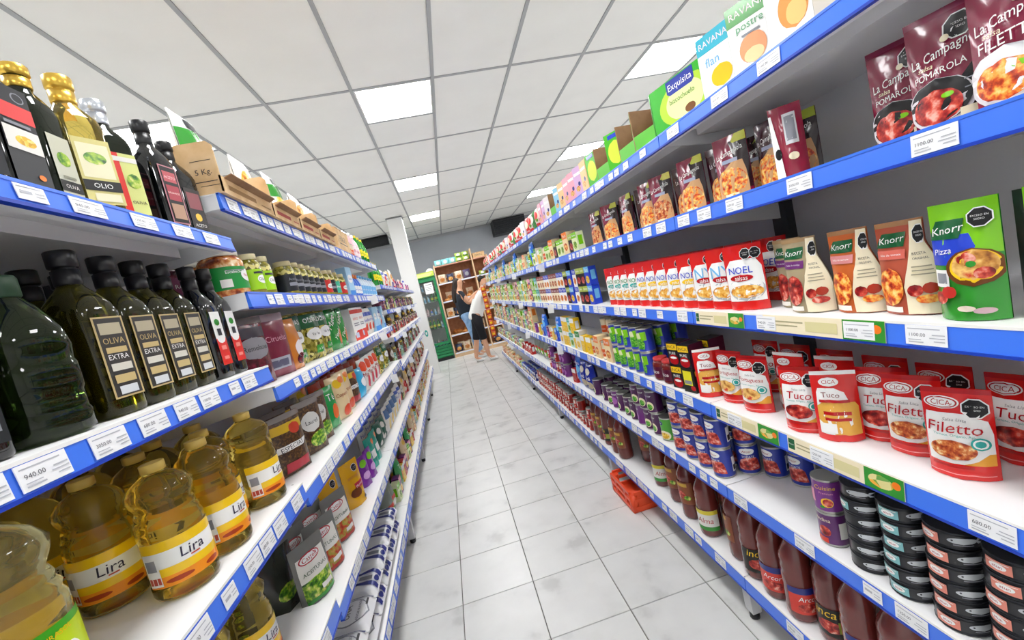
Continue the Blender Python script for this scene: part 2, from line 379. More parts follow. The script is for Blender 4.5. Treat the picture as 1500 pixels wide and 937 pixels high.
# promo strips and near tags on the nearest right bay
shs = [o for o in BAY0.children if o.name.startswith('shelf')]; shs.sort(key=lambda o: -max(v.co.z for v in o.data.vertices))
def near(sh_i, items):
    zt, zb = RS[sh_i]
    for me, y, nm, dx in items:
        o = obj(nm, me, shs[sh_i]); o.location = (-.0066-dx, y-RB[0], (zt+zb)/2+.001); o.rotation_euler = (-math.atan2(.004, zt-zb), 0, -pi/2); o.scale = (1, 1, min(1, (zt-zb-.003)/.042))
near(2, [(promo_mesh(.22), 1.13, 'promo_strip', 0), (promo_mesh(.3), .80, 'promo_strip', 0), (tag_p('940.00'), .94, 'price_tag', .0016), (tag_p('1100.00'), .70, 'price_tag', .0016), (tag_p('1100.00'), .585, 'price_tag', 0)])
near(3, [(promo_mesh(.26), 1.1, 'promo_strip', 0), (promo_mesh(.28), .80, 'promo_strip', 0), (tag_p('940.00'), 1.14, 'price_tag', .0016), (tag_p('1250.00'), .84, 'price_tag', .0016), (tag_p('680.00'), .53, 'price_tag', 0)])

# ------------------------------------------------------------------ product shapes
def pouch(w, h, d, m, items=(), seed=0, back=None, l=None, r=None, pillow=False, seal=None, bend=0):
    def S(u, v, o=0, sg=1):
        a = max(-1.02, min(1.02, 2*u/w)); t = max(0, min(1, v/h))
        th_ = d/2*(max(0, 4*t*(1-t))**.55) if pillow else d/2*(1-t**1.7)
        hw = (l(t) if a < 0 and l else r(t) if a > 0 and r else 1)*w/2
        y = th_*(1-min(1, abs(a))**2.6)+.0012
        y += (.0019*sin(7*a+seed*1.7+5*t)*sin(11*t+seed)+.0008*sin(17*a+seed+9*t)*sin(23*t+2*seed+3*a))*(1-a*a)*(1 if t < .9 else .4)
        return (a*hw, -sg*(y+o)+bend*(t*t)*h, v)
    b = MB(); nu, nv = 14, 18
    b.grid(lambda i, j: S((i-.5)*w, j*h), nu, nv, m)
    b.grid(lambda i, j: S((i-.5)*w, j*h, 0, -1), nu, nv, back or m, flip=True)
    b.add([S((i/nu-.5)*w, 0) for i in range(nu+1)]+[S((.5-i/nu)*w, 0, 0, -1) for i in range(nu+1)], [tuple(range(2*nu+2))[::-1]], back or m)
    if seal: b.prints(S, w, h, [('r', seal, -.5, .5, .945, 1)], off=.0006)
    b.prints(S, w, h, items, off=.0011, step=.00035)
    return b
def cyl_S(r): return lambda u, v, o=0: ((r+o)*sin(u/r), -(r+o)*cos(u/r), v)
def can(r, h, lab, items=(), seg=22, rim=TIN):
    b = MB(); b.loft([(0, r*.94), (.001, r*.99), (.004, r), (.0055, r*.975), (h-.0055, r*.975), (h-.004, r), (h-.001, r*.99), (h, r*.95), (h-.003, r*.9)], rim, seg)
    l = MB(); l.loft([(.006, r*.983), (h-.006, r*.983)], lab, seg, cap=False)
    S = cyl_S(r*.983); l.prints(lambda u, v, o=0: S(u, v+.006, o), 2*r, h-.012, items, off=.0003, step=.0002)
    return ('can_body', b), ('label', l)
def can1(r, h, lab, items=(), seg=14):
    b = MB(); b.loft([(0, r*.96), (.002, r), (.005, r), (.006, r*.98), (h-.006, r*.98), (h-.005, r), (h-.001, r), (h-.0005, r*.92), (h-.003, r*.9)], TIN, seg, mats=[TIN, TIN, TIN, lab, TIN, TIN, TIN, TIN])
    S = cyl_S(r*.98); b.prints(lambda u, v, o=0: S(u, v+.006, o), 2*r, h-.012, items, off=.0003, step=.0002)
    return ('can', b)
def carton(w, d, h, m, items=(), side=(), sm_=None, top=None):
    b = MB(); b.box(-w/2, w/2, -d/2, d/2, 0, h, m)
    b.prints(lambda u, v, o=0: (u, -d/2-o, v), w, h, items, off=.0003, step=.0002)
    for sg in (1, -1):
        if sm_: b.prints(lambda u, v, o=0, sg=sg: (sg*(w/2+o), sg*u, v), d, h, [('r', sm_, -.5, .5, 0, 1)], off=.0003)
        b.prints(lambda u, v, o=0, sg=sg: (sg*(w/2+o), sg*u, v), d, h, side, off=.0005, step=.0002)
    if top: b.prints(lambda u, v, o=0: (u, v-d/2, h+o), w, d, [('r', top, -.5, .5, 0, 1)], off=.0004)
    return b
def jar(r, h, content, lab, items, lid, seg=20):
    g = MB(); g.loft([(0, r*.8), (.003, r*.95), (.01, r), (h*.74, r), (h*.82, r*.9), (h*.86, r*.78), (h*.9, r*.78)], content, seg)
    c = MB(); c.loft([(h*.865, r*.83), (h*.875, r*.86), (h*.985, r*.86), (h, r*.82)], lid, seg)
    l = MB(); l.loft([(h*.14, r+.0006), (h*.62, r+.0006)], lab, seg, cap=False)
    S = cyl_S(r+.0006); l.prints(lambda u, v, o=0: S(u, v+h*.14, o), 2*r, h*.48, items, off=.0003, step=.0002)
    return ('glass_body', g), ('lid', c), ('label', l)
def bottle(secs, m, cap_secs, capm, lab=None, seg=24, face='flat', cmats=None, handle=None):
    """lab: (z0, height, width, r or -y of the face, material, items)"""
    parts = [('bottle_body', MB().loft(secs, m, seg)), ('cap', MB().loft(cap_secs, capm, 18, mats=cmats))]
    for n, (z0, ht, wd, r, lm, items) in enumerate(lab or ()):
        l = MB()
        if face == 'flat':
            S = lambda u, v, o=0, r=r, z0=z0: (u, -r-.0006-o, z0+v)
            l.grid(lambda i, j: S((i-.5)*wd, j*ht), 1, 1, lm, smooth=False)
        else:
            q = cyl_S(r+.0008); S = lambda u, v, o=0, z0=z0, q=q: q(u, z0+v, o)
            l.grid(lambda i, j: S((i-.5)*wd, j*ht), 16, 2, lm)
        l.prints(S, wd, ht, items, off=.0003, step=.0002)
        parts.append(('label', l))
    return parts

# ---- right rack: pouches
def sauce(title, food, tw, seed, mirror=False):
    g = -1 if mirror else 1
    it = [('p', WHITE, [(.17, -.46, .46), (.3, -.47, .47), (.52, -.47, .47), (.66, -.46, .42), (.73, -.44, .1)]),
          ('p', mat('e8a43a', .35), [(.17, .05, .47), (.22, .25, .47), (.3, .4, .47)]),
          ('e', WHITE, -.2, .845, .26, .135), ('e', DRED, -.2, .845, .235, .115), ('e', WHITE, -.2, .845, .21, .095), ('t', DRED, 'CICA', -.2, .845, .3, 0, 0, 1.15),
          ('o', BLACK, .27, .8, .17), ('t', mat('7c7c80', .5), 'Salsa Lista', -.02, .665, .34, .2), ('t', DRED, title, -.03, .575, tw, .12), ('t', TEAL, 'Tomate, Origano, Ajo', -.05, .49, .6),
          ('e', food, -.08, .33, .34, .2), ('e', TEAL, .31, .42, .13, .13), ('e', WHITE, .31, .42, .1, .1), ('e', TEAL, .31, .42, .07, .07), ('r', mat('b01010', .3), -.4, .2, .14, .17), ('r', mat('f0a0a0', .3), -.46, .46, .065, .075)]
    return pouch(.092, .168, .045, RED, it, seed, seal=DRED)
kind('filetto', 'sauce_pouch', 'pouch', ('pouch', sauce('Filetto', MEAT, .78, 1)))
kind('tuco', 'sauce_pouch', 'pouch', ('pouch', sauce('Tuco', REDFOOD, .6, 2)))
kind('portu', 'sauce_pouch', 'pouch', ('pouch', sauce('Portuguesa', BREADP, .8, 3)))
tb = [('p', WHITE, [(.1, -.42, .3), (.45, -.42, .36), (.7, -.4, .2), (.76, -.36, 0)]), ('p', mat('e0a848', .35), [(.1, -.1, .46), (.3, -.42, .46), (.5, -.42, .46), (.56, -.3, .4)]), ('r', DRED, -.3, .3, .38, .43), ('r', DRED, -.28, .28, .3, .34), ('r', WHITE, -.42, -.05, .12, .26),
      ('e', WHITE, -.1, .85, .22, .12), ('t', DRED, 'CICA', -.1, .85, .3), ('t', mat('7c3030', .5), 'Tuco', -.1, .67, .4), ('r', DRED, -.36, .3, .56, .6)]
kind('tucoback', 'sauce_pouch', 'pouch', ('pouch', pouch(.088, .168, .045, RED, tb, 4, seal=WHITE)))
nb = [('p', WHITE, [(.14, -.47, .47), (.4, -.48, .48), (.66, -.46, .46), (.78, -.3, .34)]), ('e', mat('b8bcc0', .3), .02, .32, .46, .3), ('e', WHITE, 0, .36, .44, .28), ('e', SNACK, .02, .29, .42, .17)]
def noel(txt, tm_, em, seed, w=.11): return pouch(w, .18, .026, RED, nb+[('t', tm_, txt, -.06, .62, .62), ('e', em, -.05, .5, .3, .085), ('t', WHITE, 'salsas', -.05, .5, .34), ('o', BLACK, .12, .86, .12), ('o', BLACK, .36, .86, .12)], seed, pillow=False)
kind('noel', 'snack_pouch', 'pouch', ('pouch', noel('NOEL', BLUE, DRED, 5)))
kind('noelb', 'snack_pouch', 'pouch', ('pouch', noel('NY', SKY, DRED, 6)))
kind('noelc', 'snack_pouch', 'pouch', ('pouch', noel('NOEL', BLUE, YEL, 7)))
kind('noelg', 'snack_pouch', 'pouch', ('pouch', noel('NOEL', GREEN, TEAL, 8)))
kg = [('p', LIME, [(.55, -.5, .5), (.8, -.5, .5), (1, -.5, .5)]), ('p', BLUE, [(.48, -.5, .1), (.62, -.5, .2), (.73, -.5, .1)]), ('r', WHITE, -.48, -.2, .29, .44), ('r', GREYINK, -.44, -.24, .32, .41),
      ('p', DGREEN, [(.7, -.5, -.02), (.76, -.48, .02), (.86, -.38, .05)]), ('t', WHITE, 'Knorr', -.2, .78, .5, .2, .12), ('t', WHITE, 'Pizza', -.28, .6, .3, .2, .1),
      ('e', mat('6a3a10', .3), .16, .45, .38, .36), ('e', YEL, .17, .46, .33, .31), ('e', BREADP, .17, .47, .3, .28), ('e', REDFOOD, .08, .52, .14, .12), ('e', REDFOOD, .3, .4, .12, .11), ('e', GREEN, .15, .48, .07, .06),
      ('e', REDFOOD, -.36, .2, .13, .13), ('e', mat('c4302a', .3), -.2, .25, .12, .12), ('e', mat('e8d8c8', .3), .05, .11, .13, .06), ('e', mat('c8a8b0', .3), .28, .09, .13, .06), ('o', BLACK, .29, .85, .155)]
kind('knorrgreen', 'soup_pouch', 'pouch', ('pouch', pouch(.084, .188, .045, GREEN, kg, 9, seal=LIME)))
kd = [('t', mat('2a4a34', .4), 'Knorr', 0, .8, .6, .2), ('e', mat('3a2410', .4), .05, .42, .36, .34), ('e', SPICE, .05, .42, .3, .28), ('e', mat('8a6a58', .4), .1, .12, .16, .08)]
kind('knorrdark', 'soup_pouch', 'pouch', ('pouch', pouch(.095, .185, .045, mat('10301c', .3, coat=.3), kd, 10)))
km = [('p', mat('8a1c3a', .3), [(.5, -.5, .5), (.7, -.5, .5)]), ('t', WHITE, 'Salsa', -.05, .6, .5), ('p', DGREEN, [(.72, -.46, .4), (.86, -.4, .46)]), ('t', WHITE, 'Knorr', 0, .79, .6, .2), ('e', BREADP, 0, .28, .4, .3)]
kind('knorrmaroon', 'soup_pouch', 'pouch', ('pouch', pouch(.1, .19, .045, LIME, km, 11)))
def kcream(main, food, seed, top, sash):
    sil = lambda t: 1 if t < .35 else 1-.5*min(1, (t-.35)/.4)**1.3 if t < .8 else .5
    it = [('p', DGREEN, [(.73, -.5, -.02), (.79, -.47, .0), (.88, -.38, .02)]), ('t', WHITE, 'Knorr', -.22, .81, .42, .2, .08), ('p', sash, [(.6, -.5, .0), (.7, -.5, .02)]), ('t', WHITE, 'Salsa de tomate', -.25, .65, .36),
          ('e', food, -.28, .3, .24, .36), ('r', mat('f2eee4', .4), -.44, -.08, .03, .09),
          ('p', CREAM, [(.01, .0, .5), (.3, -.02, .5), (.5, .04, .5), (.7, .14, .5), (.8, .16, .5), (.98, .14, .5)]), ('o', BLACK, .4, .84, .15),
          ('t', INK, 'RECETA', .3, .64, .24), ('t', INK, 'ORIGINAL', .3, .59, .26), ('r', mat('9a937c', .5), .12, .42, .5, .512), ('r', mat('9a937c', .5), .12, .42, .46, .472), ('r', mat('9a937c', .5), .1, .42, .42, .432),
          ('e', REDFOOD, .14, .26, .11, .11), ('e', mat('a83018', .3), .34, .28, .1, .1), ('e', food, .3, .17, .15, .08)]
    return pouch(.1, .172, .045, main, it, seed, r=sil, seal=top)
kind('kcream_or', 'soup_pouch', 'pouch', ('pouch', kcream(mat('c8632a', .3, coat=.3), PASTA, 12, mat('a87850', .4), mat('d88a8a', .4))))
kind('kcream_pk', 'soup_pouch', 'pouch', ('pouch', kcream(mat('b05038', .3, coat=.3), PASTA, 13, mat('a87850', .4), mat('d86a5a', .4))))
kind('kcream_pu', 'soup_pouch', 'pouch', ('pouch', kcream(mat('a89878', .35, coat=.3), REDFOOD, 14, mat('a88860', .4), PURPLE)))
def camp(title, food, seed, plate=BLACK, w=.108, h=.176):
    it = [('p', mat('17121a', .25, coat=.3), [(0, .0, .5), (.15, .02, .5), (.35, .1, .5), (.5, .3, .5), (.72, .42, .5)]), ('o', BLACK, .12, .8, .15), ('o', BLACK, .4, .86, .13),
          ('t', WHITE, 'La Campagnola', -.03, .63, .8, .25, .16, 1.5), ('e', CREAM, -.02, .73, .05, .05), ('t', CREAM, 'salsa', -.25, .54, .18, .2), ('t', WHITE, title, -.1, .475, .6, .1, .1, 1.2),
          ('e', mat('d8d4d8', .3), -.14, .2, .4, .36), ('e', plate, -.14, .215, .37, .33), ('e', food, -.16, .17, .3, .25), ('e', LIME, -.02, .25, .07, .04), ('r', CREAM, .1, .46, .03, .1), ('r', GREYINK, .16, .42, .25, .26), ('r', GREYINK, .16, .42, .32, .33)]
    return pouch(w, h, .045, BURG, it, seed, seal=mat('7c1c40', .3))
kind('camp1', 'sauce_pouch', 'pouch', ('pouch', camp('POMAROLA', REDFOOD, 15)))
kind('camp2', 'sauce_pouch', 'pouch', ('pouch', camp('POMAROLA', REDFOOD, 16)))
kind('camp3', 'sauce_pouch', 'pouch', ('pouch', camp('FILETTO', PASTA, 17, plate=mat('e8e8ea', .3))))
def camps(food, seed, acc, m=BURG):
    it = [('p', mat('241018', .25, coat=.3), [(.1, .1, .5), (.5, .2, .5), (.9, .0, .5)]), ('p', acc, [(.86, .05, .5), (1, .2, .5)]), ('t', WHITE, 'La Campagnola', 0, .72, .8, .25, .2, 1.6), ('r', mat('9aa0b8', .4), -.2, .25, .56, .62), ('p', mat('c89a6a', .4), [(.0, -.44, .44), (.2, -.44, .44), (.4, -.3, .42), (.56, .06, .36)]), ('e', food, .0, .25, .42, .42), ('r', CREAM, -.2, .2, .02, .06)]
    return pouch(.092, .162, .045, m, it, seed)
kind('camps1', 'sauce_pouch', 'pouch', ('pouch', camps(PASTA, 18, mat('c8c84a', .4))))
kind('camps2', 'sauce_pouch', 'pouch', ('pouch', camps(PASTA, 19, mat('a8b83a', .4), BURGD)))
kind('camps3', 'sauce_pouch', 'pouch', ('pouch', camps(MEAT, 20, mat('d8d060', .4))))
cb = [('r', mat('d8d8dc', .4), -.1, .3, .45, .88), ('r', GREYINK, -.05, .25, .5, .84), ('e', CREAM, .08, .28, .16, .14), ('p', WHITE, [(0, -.5, -.25), (.4, -.5, -.3), (.9, -.5, -.42)]), ('e', BLACK, -.36, .35, .1, .2)]
kind('campsb', 'sauce_pouch', 'pouch', ('pouch', pouch(.062, .16, .045, mat('8a1434', .25, coat=.4), cb, 21)))
# ---- right rack: cans, cartons, bottles
FISH = mat('c8ccd0', .35)
def tuna(acc):
    it = [('e', FISH, .42, .58, .26, .075), ('p', FISH, [(.34, .7, .84), (.58, .64, .7), (.82, .7, .84)]), ('e', INK, .24, .62, .02, .02), ('r', GREYINK, .25, .6, .2, .28)]
    if acc: it += [('r', acc, -.42, .02, .06, .94), ('e', WHITE, -.2, .5, .14, .07), ('t', DRED, 'atun', -.2, .5, .16), ('r', mat('f0e8e0', .4), -.38, -.02, .78, .84)]
    return can(.041, .0345, mat('15161c', .3, coat=.3), it, rim=mat('2a2b30', .35, metal=.6))
kind('tuna_b', 'tuna_can', 'can', *tuna(None)); kind('tuna_t', 'tuna_can', 'can', *tuna(mat('7fb8bc', .35))); kind('tuna_c', 'tuna_can', 'can', *tuna(mat('e08a78', .35)))
kind('can_purple', 'fruit_can', 'can', *can(.0325, .09, mat('7a3488', .3, coat=.3), [('t', YEL, 'Cuisine', .1, .8, .7, .1), ('t', PINK, 'Premium', .12, .62, .45), ('e', YEL, .12, .3, .2, .2), ('e', REDFOOD, .14, .3, .16, .16), ('r', PINK, -.62, -.3, .25, .7), ('e', GREEN, -.05, .14, .08, .06)]))
kind('can_purple2', 'fruit_can', 'can', *can(.0325, .09, mat('5a2464', .3, coat=.3), [('t', CREAM, 'Andina', -.15, .82, .6), ('e', REDFOOD, -.1, .42, .22, .22), ('r', OFF, .4, .7, .2, .75), ('r', mat('d8402a', .3), -.5, .0, .02, .2)]))
kind('can_tomato', 'tomato_can', 'can', *can(.0365, .108, mat('20359a', .28, coat=.4), [('e', WHITE, -.05, .82, .34, .17), ('t', DRED, 'Arcor', -.05, .82, .4, .2), ('p', REDFOOD, [(.12, -.5, .5), (.3, -.48, .46), (.5, -.36, .4), (.58, -.1, .3)]), ('t', WHITE, 'TOMATE', -.02, .62, .55), ('r', WHITE, .8, 1.1, .15, .7), ('r', INK, .84, 1.06, .2, .4)]))
kind('can_green', 'vegetable_can', 'can', *can(.0365, .105, mat('54a83a', .3, coat=.3), [('e', NAVY, -.25, .8, .24, .14), ('t', WHITE, 'Arcor', -.25, .8, .3), ('e', CREAM, 0, .22, .4, .3), ('e', CORN, 0, .2, .3, .2)]))
kind('can_plum', 'bean_can', 'can', can1(.0365, .105, mat('4c1c50', .3, coat=.3), [('r', mat('8a3a90', .4), -.4, -.1, .2, .85), ('e', CREAM, .1, .3, .28, .3), ('e', PEAS, .1, .26, .2, .2), ('t', WHITE, 'Arcor', .05, .82, .5)]))
kind('can_plum2', 'bean_can', 'can', can1(.0365, .105, mat('6d2a78', .3, coat=.3), [('e', mat('b06ab8', .4), 0, .4, .3, .3), ('t', WHITE, 'Lentejas', 0, .8, .6)]))
kind('can_peas', 'pea_can', 'can', can1(.0365, .108, mat('2a3cae', .28, coat=.3), [('e', mat('dfe6b0', .4), .0, .72, .26, .2), ('p', PEAS, [(.1, -.2, .3), (.35, -.3, .36), (.6, -.2, .3)]), ('p', LIME, [(.5, .2, .5), (.9, .1, .5)])], 16))
kind('can_red', 'tomato_can', 'can', can1(.035, .085, mat('b8281e', .3, coat=.3), [('r', mat('e8d8d0', .4), -.25, .3, .5, .88), ('r', mat('8a1a18', .35), .35, .8, .1, .9), ('e', REDFOOD, 0, .25, .3, .22)]))
kind('can_cream', 'vegetable_can', 'can', can1(.036, .105, CREAM, [('p', mat('e0602a', .3), [(.15, -.6, .6), (.4, -.6, .6), (.6, -.6, .6)]), ('t', WHITE, 'Choclo', 0, .38, .7)]))
kind('can_inca', 'paste_carton', 'carton', ('carton', carton(.06, .065, .09, mat('17121a', .3), [('r', YEL, -.46, .4, .68, .94), ('t', INK, 'INCA', -.04, .81, .7), ('t', WHITE, 'PURE', -.05, .54, .55), ('e', DRED, 0, .26, .4, .34), ('e', WHITE, 0, .34, .28, .08)], sm_=mat('5e1638', .35))))
kind('can_inca2', 'paste_carton', 'carton', ('carton', carton(.06, .065, .09, mat('1c1a16', .3), [('r', mat('e8e020', .4), -.4, .3, .3, .9), ('r', GREYINK, -.35, .25, .35, .5), ('e', DRED, .3, .2, .2, .16)], [('r', YEL, -.4, .4, .7, .9)])))
kind('jar_dulce', 'sauce_jar', 'jar', *jar(.034, .095, mat('6a1c1c', .15), mat('5a1230', .3), [('t', WHITE, 'Dulce', 0, .55, .7)], mat('c83a3a', .35), 14))
def cart(m, acc, food, seed, txt='Salsa', w=.065, d=.045, h=.105): return carton(w, d, h, m, [('r', acc, -.5, .5, .7, 1), ('e', food, 0, .33, .36, .34), ('t', WHITE, txt, 0, .84, .7)], [('r', acc, -.3, .3, .3, .8)])
kind('cart_blue', 'pate_carton', 'carton', ('carton', cart(WHITE, BLUE, PASTA, 1, 'Paty'))); kind('cart_black', 'pate_carton', 'carton', ('carton', cart(BLACK, mat('a8b84a', .4), REDFOOD, 2, 'Jamon')))
kind('cart_cream', 'stock_carton', 'carton', ('carton', cart(CREAM, mat('8a3028', .4), MEAT, 3, 'Caldo'))); kind('cart_lime', 'stock_carton', 'carton', ('carton', cart(mat('dfe8b8', .4), LIME, GREENFOOD, 4, 'Verdura')))
kind('cart_yel', 'corn_carton', 'carton', ('carton', cart(YEL, WHITE, CORN, 5, 'Maiz'))); kind('cart_bluey', 'pate_carton', 'carton', ('carton', cart(BLUE, SKY, CORN, 6, 'Pate')))
kind('cart_white', 'tetra_carton', 'carton', ('carton', cart(OFF, mat('3a8a4a', .4), CORN, 7, 'Choclo', .07, .06, .13))); kind('cart_orange', 'tetra_carton', 'carton', ('carton', cart(mat('f0d8a8', .4), ORANGE, PASTA, 8, 'Puré', .07, .06, .13)))
kind('cart_teal', 'tetra_carton', 'carton', ('carton', cart(mat('bfe0e0', .4), TEAL, GREENFOOD, 9, 'Arvejas'))); kind('cart_purple', 'pate_carton', 'carton', ('carton', cart(PURPLE, PINK, CORN, 10, 'Lomo')))
kind('cart_red', 'pate_carton', 'carton', ('carton', cart(mat('b8221e', .4), WHITE, REDFOOD, 11, 'Tomate'))); kind('cart_navy', 'pate_carton', 'carton', ('carton', cart(NAVY, mat('d0d4e0', .4), CREAM, 12, 'Atun')))
kind('pack_blue', 'blue_bag', 'bag', ('bag', pouch(.12, .19, .07, mat('1a2c9c', .25, coat=.4), [('e', mat('d8d0c0', .3), .05, .74, .22, .2), ('e', mat('b8a888', .3), .05, .24, .3, .24), ('t', WHITE, 'Puré', -.05, .5, .6, .2)], 22, pillow=True)))
kind('pack_blue2', 'blue_bag', 'bag', ('bag', pouch(.1, .2, .05, mat('2a6cd8', .25, coat=.4), [('e', SKY, 0, .6, .3, .3), ('t', WHITE, 'Papa', 0, .8, .6)], 23, pillow=True)))
def passata(lm, items, z0=.03, ht=.085, wr=2.4):
    r = .0445
    secs = [(0, r*.85), (.003, r*.95), (.01, r), (.04, r), (.045, r*.985), (.115, r*.985), (.12, r), (.14, r*.99), (.152, r*.94), (.165, r*.98), (.178, r*.92), (.19, r*.96), (.205, r*.86), (.225, r*.64), (.24, r*.5), (.255, r*.5)]
    return bottle(secs, PASSATA, [(.249, .0235), (.251, .0245), (.269, .0245), (.271, .023)], mat('8a1c14', .35), [(z0, ht, wr*r, r, lm, items)], 22, face='cyl')
kind('pass_red', 'tomato_bottle', 'bottle', *passata(mat('d84034', .3), [('r', NAVY, -.5, .5, .76, 1), ('e', REDFOOD, 0, .25, .3, .14), ('t', WHITE, 'Arcor', 0, .58, .5, .2), ('r', WHITE, .36, .48, .05, .3)]))
kind('pass_yel', 'tomato_bottle', 'bottle', *passata(mat('1c1a16', .3), [('t', YEL, 'inca', -.05, .82, .5, .2), ('e', REDFOOD, 0, .35, .3, .18), ('r', mat('98a03a', .4), .2, .46, .2, .6)]))
kind('pass_wht', 'tomato_bottle', 'bottle', *passata(OFF, [('r', GREEN, -.5, .5, 0, .2), ('t', DRED, 'Alma', 0, .5, .6, .2), ('r', mat('e0d040', .4), -.5, .5, .8, 1)]))
kind('pass_pic', 'tomato_bottle', 'bottle', *passata(mat('8a4a2a', .35), [('e', REDFOOD, -.1, .4, .3, .2), ('r', mat('c8a040', .4), -.3, .3, .8, .95), ('e', GREENFOOD, .25, .3, .14, .1)], .07, .1))

# ---- left rack: bottles and jugs
def sq(r, p=4.5): return lambda z, k: (z, r*k, r*k, p)
def olive(r, h, m, capm, lab, cap_h=.055, cap_r=.0175, p=4.5, neck=.0145):
    s = sq(r, p); zs = h-cap_h
    secs = [s(0, .9), s(.003, .97), s(.008, 1), s(zs*.76, 1), (zs*.84, r*.93, r*.93, 3.4), (zs*.91, r*.72, r*.72, 2.6), (zs*.96, r*.52, r*.52, 2), (zs, neck, neck, 2), (zs+.02, neck, neck, 2)]
    q = zs+cap_h*.46; caps = [(zs-.002, cap_r*.95), (zs, cap_r), (q-.002, cap_r*1.0), (q-.0015, cap_r*.84), (q+.0015, cap_r*.84), (q+.002, cap_r*1.02), (q+.004, cap_r*1.1), (h-.002, cap_r*1.1), (h-.0006, cap_r*1.02), (h, cap_r*.9)]
    return bottle(secs, m, caps, capm, lab, 40)
LABF = mat('c9b27c', .35); LABD = mat('3a3836', .4)
lab_gold = [('r', LABD, -.44, .44, .02, .98), ('r', mat('b8ae94', .4), -.36, .36, .78, .92), ('t', LABF, 'OLIVA', 0, .7, .7), ('t', WHITE, 'EXTRA', 0, .5, .66), ('r', LABF, -.34, .34, .55, .62), ('r', mat('d8d4c8', .4), -.34, .34, .33, .42), ('r', LABF, -.34, .34, .18, .28), ('r', mat('d4d8dc', .4), -.3, .3, .04, .14)]
kind('olive_gold', 'olive_oil_bottle', 'bottle', *olive(.039, .28, OLIVEG, BLACK, [(.028, .135, .056, .039, LABF, lab_gold)]))
lab_red = [('r', mat('d8221c', .35), -.5, .5, 0, .5), ('e', WHITE, 0, .5, .42, .3), ('e', GREEN, 0, .8, .26, .2), ('r', INK, -.2, .2, .55, .68), ('r', mat('f08a80', .35), -.25, .25, .28, .36), ('r', mat('f08a80', .35), -.25, .25, .1, .16)]
kind('olive_red', 'olive_oil_bottle', 'bottle', *olive(.033, .275, DGLASS, BLACK, [(.03, .13, .042, .033, WHITE, lab_red)], cap_r=.016))
kind('pet_green', 'olive_oil_bottle', 'bottle', *bottle([(0, .038, .038, 3), (.006, .046, .046, 3), (.03, .047, .047, 3), (.035, .045, .045, 3), (.06, .045, .045, 3), (.065, .047, .047, 3), (.1, .047, .047, 3), (.105, .045, .045, 3), (.125, .047, .047, 3), (.15, .045, .045, 2.6), (.18, .033, .033, 2.2), (.2, .018, .018, 2), (.212, .017, .017, 2)], PETG, [(.2, .019), (.202, .021), (.226, .021), (.23, .019)], mat('2c4a34', .4)))
lab_dk = [('t', CREAM, 'Don Fruto', 0, .8, .7, .2), ('r', GREYINK, -.4, .4, .6, .63), ('r', GREYINK, -.4, .4, .53, .56), ('r', GREYINK, -.4, .3, .46, .49), ('r', mat('c8c8c8', .4), -.42, .0, .06, .3), ('r', GREYINK, .08, .42, .1, .26)]
kind('olive_dark', 'olive_oil_bottle', 'bottle', *olive(.04, .275, DGLASS, BLACK, [(.02, .14, .064, .04, mat('1d2022', .4), lab_dk)], cap_r=.021))
kind('top_black', 'vinegar_bottle', 'bottle', *olive(.034, .235, DGLASS, BLACK, [(.015, .15, .056, .034, mat('26272c', .4), [('e', GREYINK, .2, .9, .18, .14), ('e', mat('26272c', .4), .2, .9, .14, .11), ('r', mat('e04040', .4), -.5, .5, .66, .82), ('r', OFF, -.48, .48, .36, .58), ('e', CORN, .05, .46, .28, .14), ('e', ORANGE, .2, .12, .1, .08), ('r', GREYINK, -.4, .3, .6, .63)])], cap_h=.04))
kind('top_gold2', 'olive_oil_bottle', 'bottle', *olive(.03, .235, DKGREEN, GOLD, [(.02, .1, .04, .03, mat('c8c8b4', .4), [('e', GREENFOOD, 0, .62, .3, .3), ('r', BLACK, -.5, .5, .08, .26), ('t', OFF, 'OLIVA', 0, .17, .6), ('r', mat('8a8a78', .5), -.3, .3, .3, .34)])], cap_h=.035, cap_r=.0165))
kind('top_clear', 'olive_oil_bottle', 'bottle', *olive(.034, .25, OIL, GOLD, [(.018, .115, .054, .034, mat('d9cf86', .4), [('r', mat('efe9c4', .4), -.42, .42, .4, .92), ('e', GREENFOOD, 0, .7, .3, .2), ('r', BLACK, -.5, .5, .2, .36), ('t', WHITE, 'OLIO', 0, .28, .5), ('r', mat('efe9c4', .4), -.3, .4, .04, .16)])], cap_h=.045, cap_r=.0175, p=3.6))
kind('top_silver', 'olive_oil_bottle', 'bottle', *olive(.032, .25, DKGREEN, SILVER, [(.02, .12, .05, .032, mat('dadf8a', .4), [('r', mat('e02418', .35), -.5, -.12, 0, 1), ('r', OFF, -.5, .5, .86, .94), ('t', INK, 'OLIVA', .18, .2, .5), ('e', GREENFOOD, .2, .55, .24, .3)])], cap_h=.045, cap_r=.0165))
lab_bal = [('r', mat('1a1518', .4), -.44, .44, .02, .98), ('r', mat('b8525a', .4), -.36, .36, .72, .9), ('t', mat('f0d0d0', .4), 'ACETO', 0, .8, .62), ('r', mat('a83a48', .4), -.36, .36, .4, .66), ('t', mat('f0d8d0', .4), 'BALSAMICO', 0, .53, .66), ('r', mat('b08a70', .4), -.36, .36, .08, .34)]
kind('top_bal', 'vinegar_bottle', 'bottle', *olive(.031, .255, DGLASS, BLACK, [(.02, .13, .048, .031, mat('c08088', .4), lab_bal)], cap_h=.05, cap_r=.0155))
kind('top_bal2', 'vinegar_bottle', 'bottle', *olive(.034, .24, DGLASS, BLACK, [(.02, .1, .05, .034, mat('2c2626', .4), [('r', mat('8a4a50', .4), -.4, .4, .5, .9), ('e', GOLD, 0, .3, .2, .2), ('t', OFF, 'ACETO', 0, .1, .7)])], cap_h=.045, cap_r=.0155, p=6))
